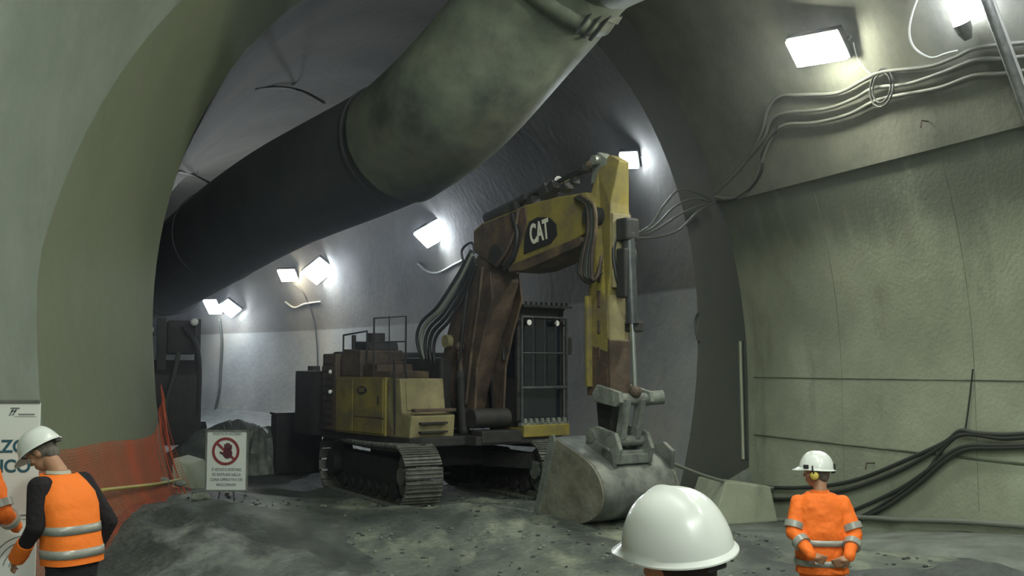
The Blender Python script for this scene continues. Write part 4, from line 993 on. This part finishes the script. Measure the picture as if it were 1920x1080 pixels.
def person(label, loc, rz, H=1.75, hz=1.635, lean=.05, yaw=0, pitch=0, roll=0, arms=None, top='jacket', hairm='hair', trouser='darktrouser', legs=None, headoff=(0, 0), stripes=True, hat=True, k_=1.0, group=None):
    t = thing('person', label, 'person', loc, rz, group)
    s = H / 1.75
    def cy(z): return lean * max(0, (z / s - .95) / .5) ** 1.3
    rings_z = [(.86, .165, .115), (.95, .172, .120), (1.05, .165, .112), (1.15, .172, .118), (1.27, .192, .125), (1.36, .200, .118), (1.43, .165, .095), (1.475, .10, .075), (1.50, .06, .06)]
    sz_ = 1.385 if top != 'vest' else 1.40
    sh = {1: Vector((.18, cy(1.41 * s), sz_ * s)), -1: Vector((-.18, cy(1.41 * s), sz_ * s))}
    neck0 = Vector((0, cy(1.47 * s), 1.45 * s)); hc = Vector((headoff[0], cy(1.55 * s) + .03 + headoff[1], hz * s))
    HM = Matrix.Translation(hc) @ Matrix.Rotation(yaw, 4, 'Z') @ Matrix.Rotation(pitch, 4, 'X') @ Matrix.Rotation(roll, 4, 'Y')
    lg = legs or {1: [(.09, 0, .90), (.105, .02, .50), (.11, -.02, .09)], -1: [(-.09, 0, .90), (-.105, .02, .50), (-.11, -.02, .09)]}
    lg = {k: [Vector(p) * 1.0 for p in v] for k, v in lg.items()}
    for k in lg:
        for p in lg[k]: p.z *= s
    # body, one continuous skin
    b = B()
    hd = B()
    hd.ball((0, 0, .03), .098, .79, 1.0, 1.02); hd.ball((0, .03, -.045), .062, .88, 1.0, 1.15); hd.ball((0, .052, -.085), .030, 1.1, .9, .8, sub=2)
    hd.ball((0, .095, -.005), .016, .8, 1, 1.5, sub=2); hd.ball((0, .108, -.022), .015, 1.05, 1, .8, sub=2)
    hd.ball((0, .083, .032), .030, 1.9, .5, .45, sub=2); hd.ball((0, .088, -.055), .016, 1.5, .7, .5, sub=2); hd.ball((0, .086, -.068), .014, 1.4, .7, .5, sub=2)
    for sd in (-1, 1): hd.ball((sd * .079, -.005, 0), .030, .38, .65, 1.05, sub=2); hd.ball((sd * .045, .06, -.02), .028, 1, .8, .8, sub=2)
    hd.bm.transform(HM); tmp = bpy.data.meshes.new('tmp'); hd.bm.to_mesh(tmp); hd.bm.free(); b.bm.from_mesh(tmp); bpy.data.meshes.remove(tmp)
    jaw = HM @ Vector((0, -.02, -.06)); b.limb([neck0 - Vector((0, 0, .04)), neck0 + Vector((0, 0, .03)), jaw], [.068, .058, .055])
    b.ring_loft([selipse((0, cy(z * s)), a - .018, bb - .018, z * s) for z, a, bb in rings_z])
    for k in (1, -1):
        ar = [sh[k]] + [Vector(p) for p in arms[k][:2]]
        for p in ar[1:]: pass
        b.limb(ar, [.048, .038, .027]); dd = (Vector(arms[k][2]) - ar[2]); hand(b, ar[2], dd, arms[k][3], arms[k][4] if len(arms[k]) > 4 else k, .6)
        b.limb(lg[k], [.078, .052, .036]); b.limb([lg[k][2], lg[k][2] + Vector((0, .10, -.045))], [.034, .03])
    body = b.out('body', 'skin', t); remesh(body, .008, 3)
    for sd in (-1, 1): b = B(); b.ball((sd * .031, .080, .008), .012, sub=2); b.bm.transform(HM); b.out('eye', 'decal_white', t, smooth=True)
    # hair: back and sides under the hat
    b = B(); b.ball((0, -.012, .035), .103, .80, 1.0, 1.0); b.ball((0, -.055, -.02), .062, 1.05, .75, 1.0)
    for v_ in list(b.bm.verts):
        if v_.co.y > .055 and v_.co.z < .07: v_.co.y = .055
    b.bm.transform(HM); h_ = b.out('hair', hairm, t); remesh(h_, .01, 2)
    # trousers and boots
    b = B(); b.ring_loft([selipse((0, cy(z * s)), a, bb, z * s) for z, a, bb in ((.80, .15, .12), (.88, .172, .128), (.98, .165, .118), (1.03, .155, .11))])
    for k in (1, -1): b.limb([lg[k][0] - Vector((0, 0, .02)), lg[k][1], lg[k][2] + Vector((0, 0, .02))], [.098, .075, .062])
    tr = b.out('trousers', trouser, t); remesh(tr, .013, 4)
    for k in (1, -1):
        b = B(); f_ = lg[k][2]; b.limb([f_ + Vector((0, 0, .05)), f_ + Vector((0, 0, -.03))], [.055, .052]); b.limb([Vector((f_.x, f_.y, .052)), Vector((f_.x, f_.y + .15, .042))], [.052, .042]); b.box((f_.x, f_.y + .055, .012), (.10, .28, .024), bev=.01); o = b.out('boot', 'blackp', t); remesh(o, .01, 3)
    # top
    cloth = {'jacket': 'jacket', 'vest': 'knit', 'coat': 'jacket'}[top]
    b = B(); jw = 0 if top == 'vest' else 1
    b.ring_loft([selipse((0, cy(z * s)), a + .012 + jw * (.03 if z < 1.2 else .01 if z < 1.3 else 0), bb + .012 + jw * (.02 if z < 1.2 else 0), z * s) for z, a, bb in ([(.80, .178, .132)] if top != 'vest' else []) + rings_z[:-1]])
    for k in (1, -1):
        ar = [sh[k]] + [Vector(p) for p in arms[k][:2]]; rs_ = [.070, .060, .048] if top != 'vest' else [.074, .058, .044]
        ar[2] = ar[1].lerp(ar[2], .94); b.limb(ar, rs_)
    o = b.out('jumper' if top == 'vest' else 'jacket', cloth, t); remesh(o, .012, 4)
    garment = o
    if top != 'vest':
        tx = bpy.data.textures.new('folds', 'CLOUDS'); tx.noise_scale = .09
        dm = o.modifiers.new('folds', 'DISPLACE'); dm.texture = tx; dm.strength = .022; dm.mid_level = .5
    # collar
    b = B(); rr = [[neck0 + Vector((.078 * q * math.cos(2 * PI * j / 28), .085 * q * math.sin(2 * PI * j / 28) + dy_, z_)) for j in range(28)] for z_, q, dy_ in ((-.01, 1.15, 0), (.045, .92, .01), (.045, .84, .01), (-.01, 1.0, 0))]
    b.ring_loft(rr, cap=False); b.out('collar', 'collar' if top == 'vest' else cloth, t, smooth=True)
    def band(z0, z1, off, name='reflective_band', par=None, mm='reflect'):
        def ab(z):
            for (za, a0, b0), (zb, a1, b1) in zip([(.80, .178, .132)] + rings_z, rings_z):
                if za <= z <= zb: f = (z - za) / (zb - za); return a0 + (a1 - a0) * f, b0 + (b1 - b0) * f
            return .17, .12
        b = B(); rr = []
        for z, o_ in ((z0, off - .01), (z0, off), ((z0 + z1) / 2, off + .001), (z1, off), (z1, off - .01)):
            a, bb = ab(z); rr.append(selipse((0, cy(z * s)), a + o_, bb + o_, z * s))
        b.ring_loft(rr, cap=False); return b.out(name, mm, par or t, smooth=True)
    if top == 'vest':
        b = B(); rr = [(.90, .190, .142), (.98, .192, .142), (1.06, .185, .136), (1.15, .190, .140), (1.27, .205, .148), (1.35, .195, .142), (1.42, .150, .118), (1.475, .105, .088)]
        outr = [selipse((0, cy(z * s)), a + .012, bb + .008, z * s, e=2.8) for z, a, bb in rr]
        inr = [selipse((0, cy(z * s)), a + .002, bb - .002, z * s, e=2.8) for z, a, bb in reversed(rr)]
        b.ring_loft(outr + inr + [outr[0]], cap=False); v_ = b.out('vest', 'vest', t, smooth=True)
        b_ = []
        def vband(z0, z1):
            q = B(); rr2 = []
            for z, o_ in ((z0, .008), (z0, .016), (z1, .016), (z1, .008)):
                for (za, a0, b0), (zb, a1, b1) in zip(rr, rr[1:]):
                    if za <= z <= zb: f = (z - za) / (zb - za); a, bb = a0 + (a1 - a0) * f, b0 + (b1 - b0) * f
                rr2.append(selipse((0, cy(z * s)), a + o_, bb + o_ - .003, z * s, e=2.8))
            q.ring_loft(rr2, cap=False); q.out('reflective_band', 'reflect', v_, smooth=True)
        vband(1.095, 1.15); vband(.945, 1.0)
    elif stripes:
        band(1.04, 1.09, .056, par=garment); band(.87, .92, .056, par=garment)
        for k in (1, -1):
            ar = [sh[k]] + [Vector(p) for p in arms[k][:2]]
            for (p, q, f, r0) in ((ar[0], ar[1], .78, .072), (ar[1], ar[2], .45, .064)):
                c_ = p.lerp(q, f); dd = (q - p).normalized(); b = B(); b.tube([c_ - dd * .027, c_ + dd * .027], [r0 + .010, r0 + .008], 24); b.out('reflective_band', 'reflect', garment, smooth='auto')
    if hat: 
        hh = helmet(t, HM @ Matrix.Translation((0, .0, .045)) @ Matrix.Rotation(.06, 4, 'X'), k=k_)
    return t, HM
def stand(x, y): return (x, y, gz(x, y))
# man in the vest at the left
arL = {-1: [(-.245, .07, 1.15), (-.20, .27, .95), (-.19, .34, .89), (.6, -.2, -.3)], 1: [(.29, -.02, 1.13), (.27, .10, .90), (.26, .13, .82), (-1, 0, 0)]}
p1, hm = person('person in orange hi-vis vest over black jumper and white hard hat, head bowed', stand(-2.92, 7.2), 1.12, 1.75, lean=.14, hz=1.605, yaw=.35, pitch=-.62, roll=0, arms=arL, top='vest', headoff=(-.01, .09))
# glove cuff in orange at his left wrist
b = B(); b.tube([(-.222, .18, 1.04), (-.204, .25, .97), (-.196, .29, .93)], [.056, .060, .056], 16); b.out('orange_cuff', 'vest', p1, smooth='auto')
# worker at the right, hands clasped behind the back
arR = {-1: [(-.245, -.08, 1.13), (-.12, -.27, .97), (-.03, -.25, .93), (0, 1, .2)], 1: [(.26, -.09, 1.12), (.17, -.28, .96), (.10, -.27, .92), (0, 1, .2)]}
p2, hm2 = person('person in orange hi-vis jacket and yellow ear defenders, hands behind the back', stand(2.60, 9.1), -.12, 1.72, lean=-.0, yaw=1.15, pitch=-.02, arms=arR, top='jacket', trouser='jacket', headoff=(-.02, .0))
for sd in (-1, 1):
    b = B(); b.cyl((sd * .088, -.01, -.012), (sd * .118, -.01, -.012), .034, 24); b.ball((sd * .114, -.01, -.012), .033, .45, 1, 1, sub=3); b.bm.transform(hm2); o = b.out('ear_defender', 'muff', p2, smooth='auto')
    b = B(); b.cyl((sd * .078, -.01, -.012), (sd * .090, -.01, -.012), .038, 24); b.tube([(sd * .12, -.01, .0), (sd * .135, -.0, .05), (sd * .125, 0, .07)], .007, 8); b.bm.transform(hm2); b.out('cushion', 'blackp', o, smooth='auto')
b = B(); b.box((0, -.150, .045), (.03, .012, .08), bev=.005); b.bm.transform(hm2); b.out('hat_clip', 'blackp', p2)
b = B(); b.box((.126, .055, .062), (.010, .045, .032), bev=.004); b.box((-.126, .055, .062), (.010, .045, .032), bev=.004); b.bm.transform(hm2); b.out('hat_slot', 'blackp', p2)
# nearest person: only the hat shows
arN = {-1: [(-.27, .0, 1.13), (-.27, .14, .90), (-.26, .2, .83), (1, 0, 0)], 1: [(.27, .0, 1.13), (.27, .14, .90), (.26, .2, .83), (-1, 0, 0)]}
nx, ny = .438, 2.74
p3, hm3 = person('person in the near foreground, white hard hat and dark hair seen from behind', stand(nx, ny), .35, 1.765, lean=.0, yaw=.15, pitch=.0, roll=-.17, arms=arN, top='jacket', hairm='darkhair', k_=1.06)
# person cut by the left edge
p4, hm4 = person('person at the left edge, red-orange jacket sleeve and dark blue trousers', stand(-3.90, 7.7), -.2, 1.76, lean=.03, yaw=.3, pitch=-.1, arms={-1: arN[-1], 1: [(.29, .03, 1.13), (.24, .24, 1.0), (.2, .33, .98), (-1, 0, 0)]}, top='jacket', trouser='navy')

# ------------------------------------------------------------------ thin scattering volume added to give the lamps a glow
b = B(); b.prism([(-32, -3), (14, -3), (14, 12), (-32, 12)], 'y', 0, 74)
hz = b.out('glow_haze', 'white'); hz.matrix_world = Matrix((Pv, A, (0, 0, 1))).transposed().to_4x4(); hz.location = T(0, -5)
hm_ = bpy.data.materials.new('glow haze'); hm_.use_nodes = True; N = hm_.node_tree.nodes; N.remove(N['Principled BSDF'])
vsn = N.new('ShaderNodeVolumeScatter'); vsn.inputs['Density'].default_value = .0009; vsn.inputs['Anisotropy'].default_value = .86; vsn.inputs['Color'].default_value = (.85, .9, 1, 1)
hm_.node_tree.links.new(vsn.outputs[0], N['Material Output'].inputs['Volume']); hz.data.materials[0] = hm_
struct(hz)
